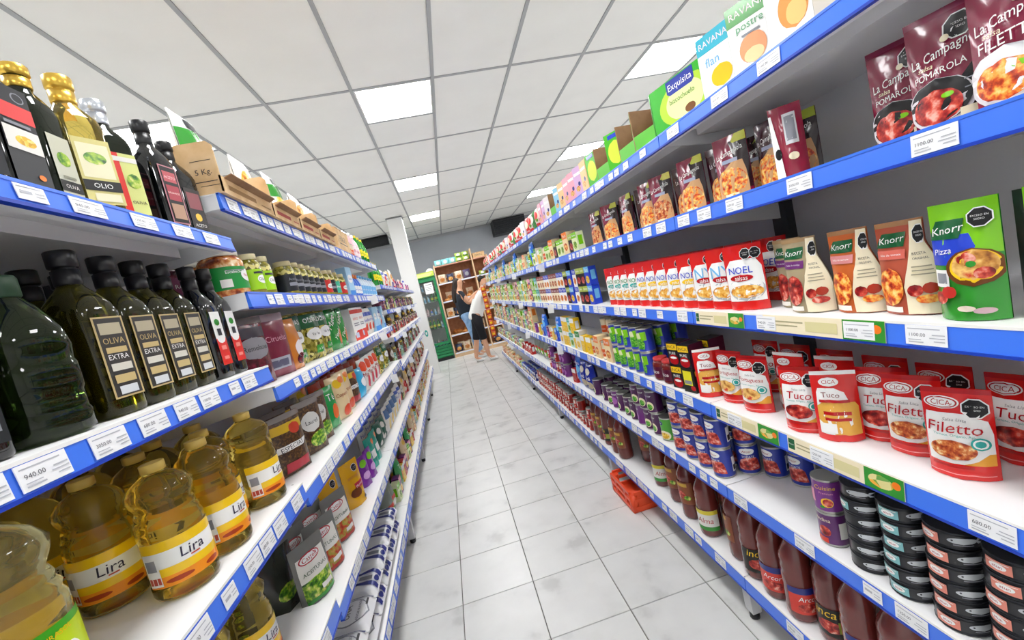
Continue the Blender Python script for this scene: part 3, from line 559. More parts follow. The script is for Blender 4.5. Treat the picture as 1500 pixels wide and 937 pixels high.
def jug(lm, items, k=1.0, m=OIL, cap=mat('d9b860', .4)):
    r = .05*k; H = .235*k
    P = [(0, .8), (.012, .94), (.04, 1), (.1, 1), (.105, .985), (.47, .985), (.475, 1), (.53, .99), (.56, .93), (.585, .97), (.61, .89), (.64, .9), (.68, .82), (.74, .95), (.8, 1.0), (.86, .8), (.9, .52), (.925, .34), (.95, .3)]
    secs = [(a*H, b*r, b*r, 2) for a, b in P]
    caps = [(.93*H, .32*r), (.935*H, .37*r), (.995*H, .37*r), (H, .34*r)]
    return bottle(secs, m, caps, cap, [(.12*H, .34*H, 2.9*r, r*1.0, lm, items)], 26, face='cyl')
lira = [('p', YEL, [(.78, -.5, .5), (.85, -.5, .5), (1, -.5, .5)]), ('p', mat('f0901c', .35), [(.0, -.5, .5), (.2, -.5, .5), (.36, -.5, .5)]), ('p', YEL, [(.24, -.5, .5), (.42, -.5, .5)]), ('e', mat('a83a10', .4), .22, .1, .1, .03), ('e', mat('a83a10', .4), -.15, .12, .14, .03), ('t', mat('2a2440', .4), 'Lira', .04, .63, .25, .1), ('r', mat('c04a30', .4), .0, .1, .47, .5), ('r', WHITE, -.48, -.32, .05, .75), ('r', mat('b84838', .4), -.47, -.33, .1, .25), ('r', GREYINK, -.46, -.34, .4, .65)]
kind('jug', 'oil_jug', 'bottle', *jug(WHITE, lira))
gl = [('p', mat('bfd818', .35), [(0, -.5, .5), (.25, -.3, .5), (.6, .1, .5), (.9, .2, .5)]), ('e', WHITE, .22, .5, .12, .12), ('e', GREENFOOD, .22, .5, .095, .095), ('t', YEL, 'GIRASOL', .2, .88, .2), ('r', mat('c02020', .4), -.3, -.1, .4, .7), ('t', WHITE, 'Mazola', -.2, .55, .18), ('r', YEL, .1, .32, .08, .16), ('r', DGREEN, -.5, .5, 0, .05)]
kind('jug_green', 'oil_jug', 'bottle', *jug(mat('3fa31e', .3), gl, 1.22, OILP, mat('c8a030', .4)))
# ---- left rack: jars, bags, trays
kind('jar_big', 'pickle_jar', 'jar', *jar(.056, .13, PICKLE, mat('1f8a3c', .35), [('e', WHITE, .3, .6, .24, .16), ('t', mat('c02828', .4), 'Nucete', .3, .6, .3), ('r', OFF, -.45, -.2, .1, .45), ('r', GREYINK, -.3, .2, .8, .84), ('t', WHITE, 'Escabeche', -.1, .75, .4)], mat('d8d4c8', .35)))
kind('jar_dark', 'pickle_jar', 'jar', *jar(.042, .12, mottled(['2a0c18', '4a1420', '8a5060'], 50, rough=.2), mat('6a2a48', .35), [('t', OFF, 'Remolacha', 0, .6, .8)], mat('3a3438', .35)))
kind('jar_lime', 'olive_jar', 'jar', *jar(.034, .13, OLIVES, mat('9ccf1c', .35), [('e', WHITE, .1, .5, .3, .2), ('t', INK, 'Olivas', .1, .5, .5), ('r', INK, -.3, .3, .78, .88)], mat('d9cfa4', .35)))
kind('jar_black', 'olive_jar', 'jar', *jar(.036, .135, OLIVES, mat('1e2228', .35), [('t', GREYINK, 'Aceitunas', 0, .7, .8), ('r', GREYINK, -.4, .3, .3, .5), ('e', OLIVES, .5, .4, .2, .3)], mat('cdbf92', .35)))
kind('jar_red', 'olive_jar', 'jar', *jar(.034, .13, OLIVES, mat('c8302a', .35), [('e', WHITE, 0, .5, .36, .2), ('t', INK, 'Verdes', 0, .5, .6)], mat('cdbf92', .35)))
kind('jar_teal', 'olive_jar', 'jar', *jar(.034, .13, OLIVES, mat('3fae90', .35), [('t', WHITE, 'Pepinos', 0, .5, .7)], mat('b8a868', .35)))
def bag(m, items, seed, w=.13, h=.19, d=.05, seal=None): return ('bag', pouch(w, h, d, m, items, seed, pillow=True, seal=seal))
CLR = mat('b8b0ac', .15, trans=.5, ior=1.1)
kind('bag_beet', 'beet_bag', 'bag', bag(BEETS, [('e', mat('8c8a90', .4), 0, .55, .4, .22), ('t', INK, 'Remolacha', 0, .55, .6), ('r', mat('2a2030', .4), -.4, .4, .7, .85), ('p', CLR, [(.9, -.5, .5), (1, -.5, .5)])], 31, .15, .2))
kind('bag_beet2', 'beet_bag', 'bag', bag(mat('7c1c38', .3, coat=.4), [('r', mat('cbb8bc', .3), -.5, .5, .88, 1), ('r', mat('a8a8b4', .4), -.35, .3, .12, .3), ('r', mat('5a5a70', .4), -.3, .2, .15, .26), ('t', mat('d8a0b0', .4), 'Ciruelas', 0, .6, .6)], 32, .15, .21))
kind('bag_orange', 'dried_fruit_bag', 'bag', bag(mat('c87a2c', .3, coat=.4), [('e', mat('e8e0e4', .4), .1, .4, .3, .3), ('e', BEETS, .1, .2, .3, .2)], 33, .1, .18))
kind('bag_pickle', 'olive_bag', 'bag', bag(OLIVES, [('r', DGREEN, -.46, .46, .66, .95), ('t', WHITE, 'OLIVAS', 0, .82, .7), ('e', WHITE, 0, .52, .36, .2), ('t', INK, 'Verdes', 0, .52, .4), ('r', GREEN, -.1, .4, .12, .28), ('t', WHITE, 'x 500', .15, .2, .3)], 34, .13, .2))
kind('bag_green', 'seed_bag', 'bag', bag(mat('1d8a34', .25, coat=.4), [('t', WHITE, 'Mate', -.1, .7, .6, .3, .9), ('t', WHITE, 'Yerba', .1, .4, .6, .3, .9), ('e', mat('c87a4a', .4), .3, .3, .16, .3)], 35, .13, .2))
kind('box_redwhite', 'rice_box', 'box', ('box', carton(.12, .06, .19, WHITE, [('r', mat('d02a26', .35), -.5, .5, .82, .94), ('p', mat('e0382c', .35), [(0, -.5, .5), (.15, -.5, .5), (.3, -.1, .5)]), ('t', mat('d02a26', .35), 'ARROZ', 0, .66, .6), ('r', mat('c8d4ec', .4), -.4, .0, .08, .24), ('r', GREYINK, -.3, .3, .5, .53), ('r', GREYINK, -.3, .3, .44, .47)])))
kind('pack_white', 'flour_pack', 'bag', bag(OFF, [('r', mat('4a62b8', .4), -.5, .5, .7, .85), ('e', mat('e05038', .4), .1, .3, .24, .24), ('t', BLUE, 'Harina', 0, .55, .7)], 36, .11, .18))
kind('pack_sky', 'cereal_box', 'box', ('box', carton(.09, .06, .18, mat('a8d4f0', .4), [('e', WHITE, 0, .6, .4, .3), ('t', BLUE, 'Avena', 0, .6, .6), ('r', mat('3a8ad8', .4), -.5, .5, 0, .2)])))
kind('bag_spice', 'spice_bag', 'bag', bag(SPICE, [('p', mat('d8b020', .35), [(.72, -.46, .46), (.86, -.46, .46)]), ('e', mat('c84028', .35), .15, .74, .16, .14), ('p', WHITE, [(.42, -.46, .3), (.52, -.4, .46)]), ('t', INK, 'ESPECIAS', -.04, .47, .6, 0, .06), ('r', mat('b02838', .4), -.3, .4, .06, .22), ('r', CLR, -.5, .5, .92, 1)], 37, .13, .19))
kind('bag_spice2', 'spice_bag', 'bag', bag(SPICE, [('e', mat('d8d8d4', .3), -.1, .6, .3, .3), ('e', GREENFOOD, .1, .25, .36, .24), ('t', INK, 'Laurel', -.1, .6, .4), ('r', CLR, -.5, .5, .9, 1)], 38, .12, .19))
kind('bag_hay', 'herb_bag', 'bag', bag(mottled(['3a2c18', '6a5a34', '8c7a50'], 90, rough=.4), [('r', CLR, -.5, .5, .88, 1), ('r', mat('d8c040', .4), -.4, .4, .74, .82)], 39, .13, .18))
kind('bag_cream', 'snack_bag', 'bag', bag(mat('e8cfa0', .3, coat=.3), [('e', YEL, -.1, .82, .2, .16), ('e', ORANGE, .18, .88, .18, .12), ('t', mat('a85028', .4), 'Copetin', 0, .55, .6), ('e', mat('d84a20', .35), .15, .18, .26, .2)], 40, .13, .2))
kind('bag_greenpack', 'herb_bag', 'bag', bag(mat('1f9a48', .25, coat=.4), [('e', mat('e06a30', .4), .1, .4, .2, .3), ('t', WHITE, 'Té', 0, .75, .4)], 41, .11, .18))
kind('bag_orangewhite', 'snack_bag', 'bag', bag(OFF, [('e', mat('e84a20', .35), -.15, .78, .3, .26), ('t', DRED, 'Maní', -.05, .5, .6), ('e', mat('d82c44', .35), .15, .28, .26, .3), ('e', NAVY, .3, .2, .14, .14)], 42, .12, .19))
kind('bag_redorange', 'snack_bag', 'bag', bag(mat('e0481c', .28, coat=.4), [('t', WHITE, 'Palitos', 0, .6, .7), ('e', WHITE, 0, .25, .3, .2)], 43, .12, .18))
kind('bag_blue', 'snack_bag', 'bag', bag(mat('3ab0e0', .28, coat=.4), [('e', WHITE, 0, .5, .3, .3)], 44, .09, .16))
CLRG = mat('8e908c', .1, trans=.35, coat=.5, ior=1.15)
def olv(food, acc, seed): return ('pouch', pouch(.12, .175, .045, CLRG, [('p', OFF, [(.36, -.42, .42), (.55, -.42, .42), (.8, -.4, .4)]), ('p', food, [(.08, -.42, .42), (.25, -.42, .42), (.4, -.42, .42)]), ('e', mat('b82430', .35), -.05, .74, .3, .13), ('e', WHITE, -.05, .74, .27, .1), ('t', mat('b82430', .35), 'Castell', -.05, .74, .42), ('t', mat('3a5a3a', .4), 'ACEITUNAS', 0, .52, .7), ('r', acc, -.42, .42, .03, .09), ('r', OFF, .0, .35, .14, .22)], seed))
kind('olv_green', 'olive_pouch', 'pouch', olv(GREENFOOD, GREEN, 45)); kind('olv_red', 'olive_pouch', 'pouch', olv(mottled(['8a2418', 'c84a30', '9aa040', 'd88a60'], 60, rough=.3), mat('a83028', .35), 46))
kind('olv_dark', 'olive_pouch', 'pouch', ('pouch', pouch(.12, .175, .045, mat('3c403a', .12, trans=.2, coat=.5), [('e', GREENFOOD, 0, .3, .3, .2)], 47)))
kind('pouch_yel', 'mustard_pouch', 'pouch', ('pouch', pouch(.11, .19, .05, mat('e0a818', .25, coat=.4), [('o', BLACK, .2, .82, .13), ('p', mat('b8243a', .35), [(.36, -.1, .46), (.5, -.1, .46)]), ('t', WHITE, 'Mostaza', .18, .43, .46, 0, .1), ('e', mat('6a3414', .35), -.1, .3, .26, .18), ('r', mat('c88a10', .35), -.3, .3, .62, .68), ('r', INK, .2, .4, .08, .14)], 48)))
kind('pouch_purple', 'sauce_sachet', 'pouch', ('pouch', pouch(.09, .14, .04, mat('7a2a9c', .28, coat=.4), [('e', LIME, 0, .75, .3, .2), ('e', mat('d8a8e0', .4), 0, .35, .3, .2)], 49)))
kind('pouch_teal', 'dessert_pouch', 'pouch', ('pouch', pouch(.1, .16, .04, mat('1fa08c', .28, coat=.4), [('r', WHITE, -.2, .3, .3, .55), ('e', ORANGE, .3, .8, .16, .16)], 50)))
kind('pack_yelwhite', 'salt_pack', 'bag', bag(OFF, [('e', YEL, .1, .3, .3, .3), ('r', mat('5a7aa8', .4), -.4, .2, .55, .9), ('t', INK, 'Sal', .2, .75, .3)], 51, .13, .17))
kind('pack_greenwhite', 'salt_pack', 'bag', bag(mat('1d5a48', .4), [('e', OFF, -.2, .7, .16, .16), ('e', OFF, .2, .4, .16, .16), ('e', OFF, -.15, .2, .14, .14)], 52, .12, .15))
kind('bag_clearbottle', 'pasta_bag', 'bag', bag(mat('a8b0a4', .1, trans=.45, coat=.5, ior=1.15), [('p', mat('c83a20', .4), [(.5, -.3, .3), (.62, -.3, .3)]), ('r', LIME, -.3, .3, .3, .5), ('e', OFF, 0, .4, .2, .14)], 53, .13, .18, .07))
# sugar bag lying flat, front edge towards the aisle (-y)
def sugar(seed, pr):
    L, W, H = .24, .156, .07; WH = mat('eeeef0', .35, coat=.2)
    prof = lambda i, j: max(0, (1-abs(2*i-1)**7)*(1-abs(2*j-1)**9))**.5
    def f(sg): return lambda i, j: (W*(i-.5), L*(j-.5), H/2+sg*(H/2-.002)*prof(i, j)+sg*.0015*sin(9*i+seed)*sin(8*j+seed)*prof(i, j))
    b = MB(); b.grid(f(1), 16, 20, WH); b.grid(f(-1), 12, 12, WH, flip=True)
    g = f(1); S = lambda u, v, o=0: tuple(a+c for a, c in zip(g(min(.995, max(.005, u/W+.5)), min(.995, max(.005, v/L))), (0, 0, o)))
    b.prints(S, W, L, pr, off=.0012, step=.0005)
    return ('bag', b)
SUG1 = [('e', GREYINK, -.04, .3, .38, .42), ('e', mat('eeeef0', .35), -.04, .3, .355, .39), ('t', INK, 'OÑA', -.04, .34, .42, 0, 0, 1.2), ('t', INK, 'AZUCAR BLANCO', -.04, .17, .6), ('r', NAVY, .38, .46, .02, .95), ('r', INK, .1, .3, .06, .09)]
SUG2 = [('p', NAVY, [(.0, -.3, -.16), (.1, -.28, -.1), (.3, -.2, -.12), (.6, -.3, -.1)]), ('p', NAVY, [(.0, .12, .3), (.12, .2, .34), (.3, .16, .24), (.6, .1, .3)]), ('e', NAVY, .0, .04, .1, .05), ('r', GREYINK, -.06, .08, .1, .3)]
kind('sugar', 'sugar_bag', 'bag', sugar(1, SUG1)); kind('sugar2', 'sugar_bag', 'bag', sugar(4, SUG2))
def tray(w, d, h, txt, tm_, lo=.045, band=None):
    b = MB(); t = .004
    b.box(-w/2, w/2, -d/2, d/2, 0, t, CARD); b.box(-w/2, w/2, d/2-t, d/2, t, h, CARD); b.box(-w/2, w/2, -d/2, -d/2+t, t, lo, CARD)
    for sg in (-1, 1):
        x0 = sg*w/2-(t if sg > 0 else 0)
        b.prism([(-d/2, t), (d/2, t), (d/2, h), (-d/2+.05, h), (-d/2+.035, h*.8), (-d/2, lo)] if False else [(-d/2, t), (d/2, t), (d/2, h), (-d/2+.012, h), (-d/2, h-.012)], 0, x0, x0+t, CARD)
    b.prism([(-d/2-.001, lo-.004), (-d/2-.02, lo+.004), (-d/2-.02, lo+.006), (-d/2-.001, lo)], 0, -w/2+.02, w/2-.02, CARDIN)
    f = MB()
    b.prints(lambda u, v, o=0: (-w/2-o, -u, v), d, h, [('t', INK, txt, .4, .42, .11), ('r', INK, .32, .48, .24, .255), ('r', INK, .33, .47, .64, .65), ('r', INK, .36, .49, .16, .17)], off=.0005)
    b.prints(lambda u, v, o=0: (u, -d/2-o, v), w, lo, [('r', tm_, -.4, .1, .3, .6), ('r', tm_, .2, .42, .3, .4)], off=.0005)
    if band: b.prints(lambda u, v, o=0: (w/2-.005-o*0, u, v), d, h, [], off=.0005)
    return ('tray', b)
kind('tray_a', 'cardboard_tray', 'box', tray(.33, .36, .135, '5 Kg.', mat('9a7448', .7))); kind('tray_b', 'cardboard_tray', 'box', tray(.26, .36, .12, 'x 12', mat('a83a30', .6)))
cb_ = carton(.3, .3, .13, CARD, [('r', INK, -.35, .3, .3, .34), ('t', INK, 'FRAGIL', -.05, .55, .5), ('r', BROWN, -.5, .5, .94, .96)], [('t', INK, 'FRAGIL', 0, .5, .5), ('r', INK, -.3, .3, .28, .33)])
kind('carton_box', 'cardboard_box', 'box', ('box', cb_))
kind('bag_rice', 'rice_bag', 'bag', bag(mat('eef2ec', .3, coat=.3), [('e', YEL, 0, .5, .34, .3), ('p', GREEN, [(.6, -.5, .5), (.8, -.5, .2)]), ('r', INK, -.2, .3, .82, .92), ('e', mat('3a4a50', .4), .1, .25, .3, .2)], 54, .118, .25))
kind('bag_pasta', 'pasta_bag', 'bag', bag(mat('f2f0ea', .3, coat=.3), [('e', SNACK, 0, .6, .4, .4), ('r', mat('6a5a9a', .4), -.4, .4, .1, .34)], 55, .118, .23))
kind('bottle_blue', 'cleaner_bottle', 'bottle', *bottle([(0, .026), (.004, .03), (.08, .03), (.1, .024), (.12, .014), (.128, .013)], mat('2f6cd8', .3), [(.125, .014), (.127, .015), (.148, .015), (.15, .013)], ORANGE, [(.02, .05, .06, .03, WHITE, [('t', BLUE, 'Leche', 0, .5, .6)])], 16, face='cyl'))
kind('bottle_white', 'milk_bottle', 'bottle', *bottle([(0, .026), (.004, .03), (.09, .03), (.11, .024), (.13, .014), (.138, .013)], mat('d8e8f4', .3), [(.135, .014), (.137, .015), (.152, .015), (.154, .013)], SKY, [(.02, .06, .06, .03, mat('78b8e8', .4), [('t', WHITE, 'Leche', 0, .5, .6)])], 16, face='cyl'))
kind('bottle_green', 'soda_bottle', 'bottle', *bottle([(0, .03), (.005, .04), (.1, .04), (.13, .037), (.17, .022), (.195, .014), (.2, .014)], mat('1f9a30', .08, trans=.4), [(.195, .015), (.2, .016), (.213, .016), (.215, .014)], mat('d8c020', .4), [(.05, .05, .1, .04, mat('e8d818', .4), [('t', GREEN, 'Limon', 0, .5, .6)])], 16, face='cyl'))
kind('bottle_pink', 'drink_bottle', 'bottle', *bottle([(0, .03), (.005, .038), (.1, .038), (.14, .03), (.17, .015), (.18, .015)], mat('ecc0c8', .3), [(.175, .016), (.18, .018), (.198, .018), (.2, .016)], WHITE, [(.03, .07, .1, .038, mat('f6e4e6', .4), [('t', mat('c03a5a', .4), 'Rosa', 0, .5, .6)])], 16, face='cyl'))
# ---- boxes on the top right shelf
kind('box_rav', 'dessert_box', 'box', ('box', carton(.1, .05, .15, WHITE, [('p', GREEN, [(.72, -.5, .5), (.8, -.5, .5), (1, -.5, .5)]), ('t', mat('f2e0e4', .4), 'RAVANA', 0, .86, .84), ('e', mat('f0a070', .4), 0, .3, .3, .32), ('e', mat('f6d8a0', .4), 0, .2, .22, .16), ('t', mat('58a070', .4), 'postre', 0, .62, .6), ('r', GREYINK, -.2, .2, .5, .53)], [('r', mat('e8ead8', .4), -.36, .36, .08, .92), ('t', INK, 'RAVANA', 0, .5, .5, 0, pi/2), ('r', INK, -.1, .1, .2, .4)], sm_=GREEN, top=GREEN)))
kind('box_rav2', 'dessert_box', 'box', ('box', carton(.1, .05, .15, WHITE, [('p', mat('3ab0c8', .4), [(.72, -.5, .5), (1, -.5, .5)]), ('t', mat('f2e0e4', .4), 'RAVANA', 0, .86, .84), ('e', YEL, .1, .26, .3, .26), ('t', SKY, 'flan', -.1, .55, .4)], sm_=mat('3ab0c8', .4))))
kind('box_mango', 'dessert_box', 'box', ('box', carton(.1, .05, .15, WHITE, [('e', mat('ec9a4c', .4), .05, .38, .3, .4), ('e', mat('f6c87a', .4), .1, .3, .2, .24), ('t', mat('78b090', .4), 'Mango', 0, .78, .7)], [('r', GREYINK, -.3, .3, .3, .8)], sm_=mat('d8d4c8', .4))))
kind('box_beige', 'dessert_box', 'box', ('box', carton(.1, .05, .14, mat('d8d0c0', .4), [('t', INK, 'La', -.1, .75, .3, .3), ('e', mat('e06048', .4), -.3, .3, .14, .14), ('r', GREYINK, -.3, .3, .5, .54)], sm_=mat('c8c0b0', .4))))
EXQ = [('e', mat('b8dc3a', .3), .05, .42, .42, .26), ('e', mat('e8f0a8', .3), .05, .42, .3, .2), ('p', mat('2a3a9c', .3), [(.66, -.16, .2), (.72, -.2, .24), (.98, -.2, .24)]), ('t', WHITE, 'Exquisita', .02, .8, .38), ('t', mat('5a8a2a', .4), 'bizcochuelo', .02, .52, .4), ('e', mat('7a4a1c', .4), .12, .2, .08, .05)]
kind('tray_exq', 'display_tray', 'box', ('box', carton(.24, .1, .13, mat('34b02a', .3), EXQ, [('r', CARDIN, -.4, .4, .1, .95)], top=mat('3cba30', .35))))
kind('tray_open', 'display_tray', 'box', ('tray', MB().box(-.06, .06, -.05, .05, 0, .004, CARD).box(-.06, -.056, -.05, .05, .004, .14, CARDIN).box(.056, .06, -.05, .05, .004, .14, GREEN).box(-.056, .056, .046, .05, .004, .14, CARDIN).box(-.056, .056, -.05, -.046, .004, .05, mat('58bc30', .4))))
kind('box_lime', 'cake_box', 'box', ('box', carton(.1, .08, .14, mat('4cb82a', .3), [('e', mat('d8e84a', .35), 0, .45, .4, .46), ('r', BLUE, -.3, .3, .84, .95)], [('e', mat('d8e84a', .35), 0, .45, .36, .46)])))
for k_, c_ in (('pinkbox', 'f0a8b8'), ('lilacbox', 'd8b0d8'), ('peachbox', 'f0c890'), ('skybox', '90cce8'), ('whitebox', 'ece4e8')):
    kind(k_, 'cookie_box', 'box', ('box', carton(.08, .06, .14, mat(c_, .4), [('e', NAVY, .1, .4, .14, .14), ('r', WHITE, -.4, .4, .7, .8), ('e', BREADP, -.1, .25, .24, .18)], [('r', mat('8a7a70', .5), -.3, .3, .1, .9)])))
kind('pack_redwhite', 'cookie_pack', 'bag', bag(mat('e4d4cc', .3), [('e', mat('d8302c', .35), 0, .65, .36, .3), ('r', mat('c82a28', .35), -.5, .5, 0, .25), ('e', GREENFOOD, .2, .4, .16, .12)], 56, .11, .15))
kind('pack_red', 'cookie_pack', 'bag', bag(mat('c8302a', .3), [('e', CREAM, 0, .6, .3, .3), ('t', WHITE, 'Galletas', 0, .25, .7)], 57, .11, .15))
kind('pack_greenbag', 'tea_pack', 'bag', bag(mat('3a7a3c', .35), [('e', OFF, 0, .6, .3, .3)], 58, .1, .15))

# ------------------------------------------------------------------ placing the goods
DESC = dict(filetto='red sauce pouch with minced meat picture', tuco='red sauce pouch with dark stew picture', portu='red sauce pouch with stuffed bread picture', tucoback='red sauce pouch showing its recipe back', noel='red and white snack pouch with blue lettering', noelb='red and white pouch with pale blue lettering', noelc='red and white pouch with yellow oval', noelg='red and white pouch with green lettering',
 knorrgreen='bright green pizza sauce pouch', knorrdark='dark green soup pouch', knorrmaroon='lime pouch with maroon band', kcream_or='orange and cream bottle-print sauce pouch', kcream_pk='terracotta and cream bottle-print sauce pouch', kcream_pu='tan and cream pouch with purple band',
 camp1='large burgundy tomato sauce pouch', camp2='large burgundy sauce pouch with two warning octagons', camp3='large burgundy pouch with spaghetti picture', camps1='burgundy pouch with pasta picture and yellow corner', camps2='dark wine pouch with pasta picture', camps3='burgundy sauce pouch with minced pasta picture', campsb='burgundy pouch turned to its text side',
 tuna_b='black tuna can with silver fish', tuna_t='black tuna can with teal label', tuna_c='black tuna can with coral label', can_purple='purple can with yellow lettering', can_purple2='dark purple can with white barcode panel', can_tomato='navy blue tomato can with red fruit', can_green='green vegetable can', can_plum='dark plum bean can', can_plum2='violet lentil can', can_peas='blue pea can with green peas', can_red='small red tomato can', can_cream='cream can with orange band', can_inca='black tomato paste carton with yellow band', can_inca2='black carton with bright yellow panel', jar_dulce='dark red jar with red lid',
 cart_blue='white and blue carton', cart_black='black carton with olive band', cart_cream='cream stock carton', cart_lime='pale lime vegetable carton', cart_yel='yellow corn carton', cart_bluey='blue carton with sky band', cart_white='white carton with green band', cart_orange='cream and orange puree carton', cart_teal='pale teal pea carton', cart_purple='purple carton with pink band', cart_red='red tomato carton', cart_navy='navy carton', pack_blue='deep blue bag with potato picture', pack_blue2='bright blue slim bag',
 pass_red='tomato passata bottle with red and blue label', pass_yel='tomato passata bottle with black and yellow label', pass_wht='tomato passata bottle with white label', pass_pic='tomato passata bottle with golden picture label',
 olive_gold='tall olive oil bottle with gold framed label', olive_red='slim black bottle with white-red label', pet_green='clear green plastic oil bottle without label', olive_dark='black oil bottle with dark label', top_black='black bottle with red banded label', top_gold2='dark green bottle with gold cap', top_clear='clear golden oil bottle with gold cap', top_silver='dark bottle with silver cap and red label', top_bal='black balsamic bottle with pink lettered label', top_bal2='square black vinegar bottle',
 jug='golden oil jug with orange label', jug_green='big oil jug with green and yellow label', jar_big='wide pickle jar with green label', jar_dark='dark beetroot jar', jar_lime='olive jar with lime label', jar_black='olive jar with black label', jar_red='olive jar with red label', jar_teal='gherkin jar with teal label',
 bag_beet='dark red beet bag with grey oval', bag_beet2='burgundy prune bag with clear top', bag_orange='orange dried fruit bag', bag_pickle='olive bag with green header', bag_green='green herb bag with white script', box_redwhite='white and red rice box', pack_white='white flour pack with blue band', pack_sky='sky blue cereal box', bag_spice='spice bag with yellow and white stripes', bag_spice2='dark spice bag with pale oval', bag_hay='dried herb bag', bag_cream='cream snack bag with yellow and orange print', bag_greenpack='green herb pack', bag_orangewhite='white snack bag with orange and red print', bag_redorange='red orange snack bag', bag_blue='bright blue snack bag',
 olv_green='clear olive pouch with green olives', olv_red='clear olive pouch with red peppers', olv_dark='dark clear olive pouch', pouch_yel='mustard yellow pouch with black octagon', pouch_purple='purple sachet', pouch_teal='teal dessert pouch', pack_yelwhite='white pack with yellow spot', pack_greenwhite='dark green spotted pack', bag_clearbottle='clear bag with lime and red label', sugar='white sugar bag with oval lettering', sugar2='white bag with navy stripes lying flat',
 tray_a='open cardboard tray marked 5 Kg.', tray_b='open cardboard tray with red print', carton_box='closed cardboard box with black print', bag_rice='white bag with yellow and green print', bag_pasta='white pasta bag with violet band', bottle_blue='blue bottle with orange cap', bottle_white='white bottle with blue label', bottle_green='green soda bottle with yellow label', bottle_pink='pink drink bottle',
 box_rav='white dessert box with green top', box_rav2='white dessert box with cyan top', box_mango='white dessert box with mango picture', box_beige='beige dessert box', tray_exq='green cake mix tray with blue badge', tray_open='opened green and brown display tray', box_lime='lime green cake box', pinkbox='pink cookie box', lilacbox='lilac cookie box', peachbox='peach cookie box', skybox='sky blue cookie box', whitebox='white cookie box', pack_redwhite='white and red cookie pack', pack_red='red cookie pack', pack_greenbag='green tea pack')
NTH = ['top shelf', 'second shelf', 'third shelf', 'fourth shelf', 'fifth shelf', 'bottom shelf']
RZS = [s[0] for s in RS]
def place(key, s, zs, n, y, x, turn, dz, extra, nm, k):
    gap = (zs[n-1][1]-zs[n][0]-.012) if n else 9
    h = KH[key]*k.get('sc_', 1)
    if dz and dz+h > gap: return
    if h > gap: k['sc_'] = gap/KH[key]
    return put(key, x, y, zs[n][0]+dz, (RZ+radians(turn)) if s > 0 else (LZ-radians(turn)), extra+DESC[key], nm, **k)
def R(key, n, y, x=.80, turn=0, dz=0, extra='', **k): return place(key, 1, RS, n, y, x, turn, dz, extra, 'right '+NTH[n], k)
def Lp(key, n, y, x=-.55, turn=0, dz=0, extra='', **k):
    zs = LS1 if y < LB[1] else LS2 if y < LB[3] else LS3
    return place(key, -1, zs, n, y, x, turn, dz, extra, ('near left ' if y < LB[1] else 'left ')+(NTH[n] if n < len(zs)-1 else 'bottom shelf'), k)
LAY = ['', 'upper ', 'third-layer ', 'fourth-layer ']
def fill(fn, n, y0, y1, seq, pitch, hs=.105, layers=1, rows=1, x=.80, rowd=.08, turn=(0, 8), s=1, skip=0):
    i = 0; y = y0; J = RB if s > 0 else LB
    while y < y1:
        key = seq[i % len(seq)]; wd = KW[key]
        for jy in J:
            if abs(y-jy) < wd/2+.012: y = jy+wd/2+.013
        d = max(v[1] for _, m in KIND[key][2] for v in [tuple(q.co) for q in m.vertices])
        for q in range(rows):
            for l in range(layers):
                if skip and rnd.random() < skip and l == layers-1 and l: continue
                fn(key, n, y+rnd.uniform(-.002, .002), x+s*(max(0, d-.027)+q*max(rowd, 2*d+.006)+rnd.uniform(0, .004)), turn=rnd.uniform(*turn), dz=l*(KH[key]+.001), extra=('rear ' if q else '')+LAY[l])
        nk = seq[(i+1) % len(seq)]; y += max(pitch, (wd+KW[nk])/2+.006)*(1+rnd.uniform(0, .05)); i += 1

# right, top shelf
for y, k, x, t in ((.66, 'box_beige', .815, 20), (.765, 'box_mango', .815, 12), (.88, 'box_rav', .82, 22), (.99, 'box_rav2', .815, 14), (1.165, 'tray_exq', .845, 12), (1.37, 'tray_open', .83, 8), (1.5, 'tray_open', .83, 2), (1.62, 'box_lime', .825, 24), (1.74, 'tray_open', .83, 3), (1.858, 'box_lime', .82, 6), (1.965, 'peachbox', .81, 0),
                   (2.06, 'lilacbox', .81, 12), (2.16, 'pinkbox', .81, 12), (2.26, 'pinkbox', .81, 5), (2.36, 'peachbox', .81, 8), (2.46, 'skybox', .81, 10), (2.57, 'tray_open', .83, 0), (2.7, 'whitebox', .81, 14), (2.8, 'lilacbox', .81, 0), (2.9, 'pinkbox', .81, 0)): R(k, 0, y, x, t)
fill(R, 0, 3.0, 7.4, ['pack_red', 'pack_redwhite', 'pack_greenbag', 'pack_redwhite', 'pack_red', 'whitebox', 'pack_redwhite'], .125, .14, 1, 1, .82, turn=(0, 15))
for y in (3.3, 3.55, 4.3, 4.9, 5.2, 6.0, 6.4): R('pinkbox' if y < 4 else 'whitebox', 0, y, .92, dz=0, extra='rear ')
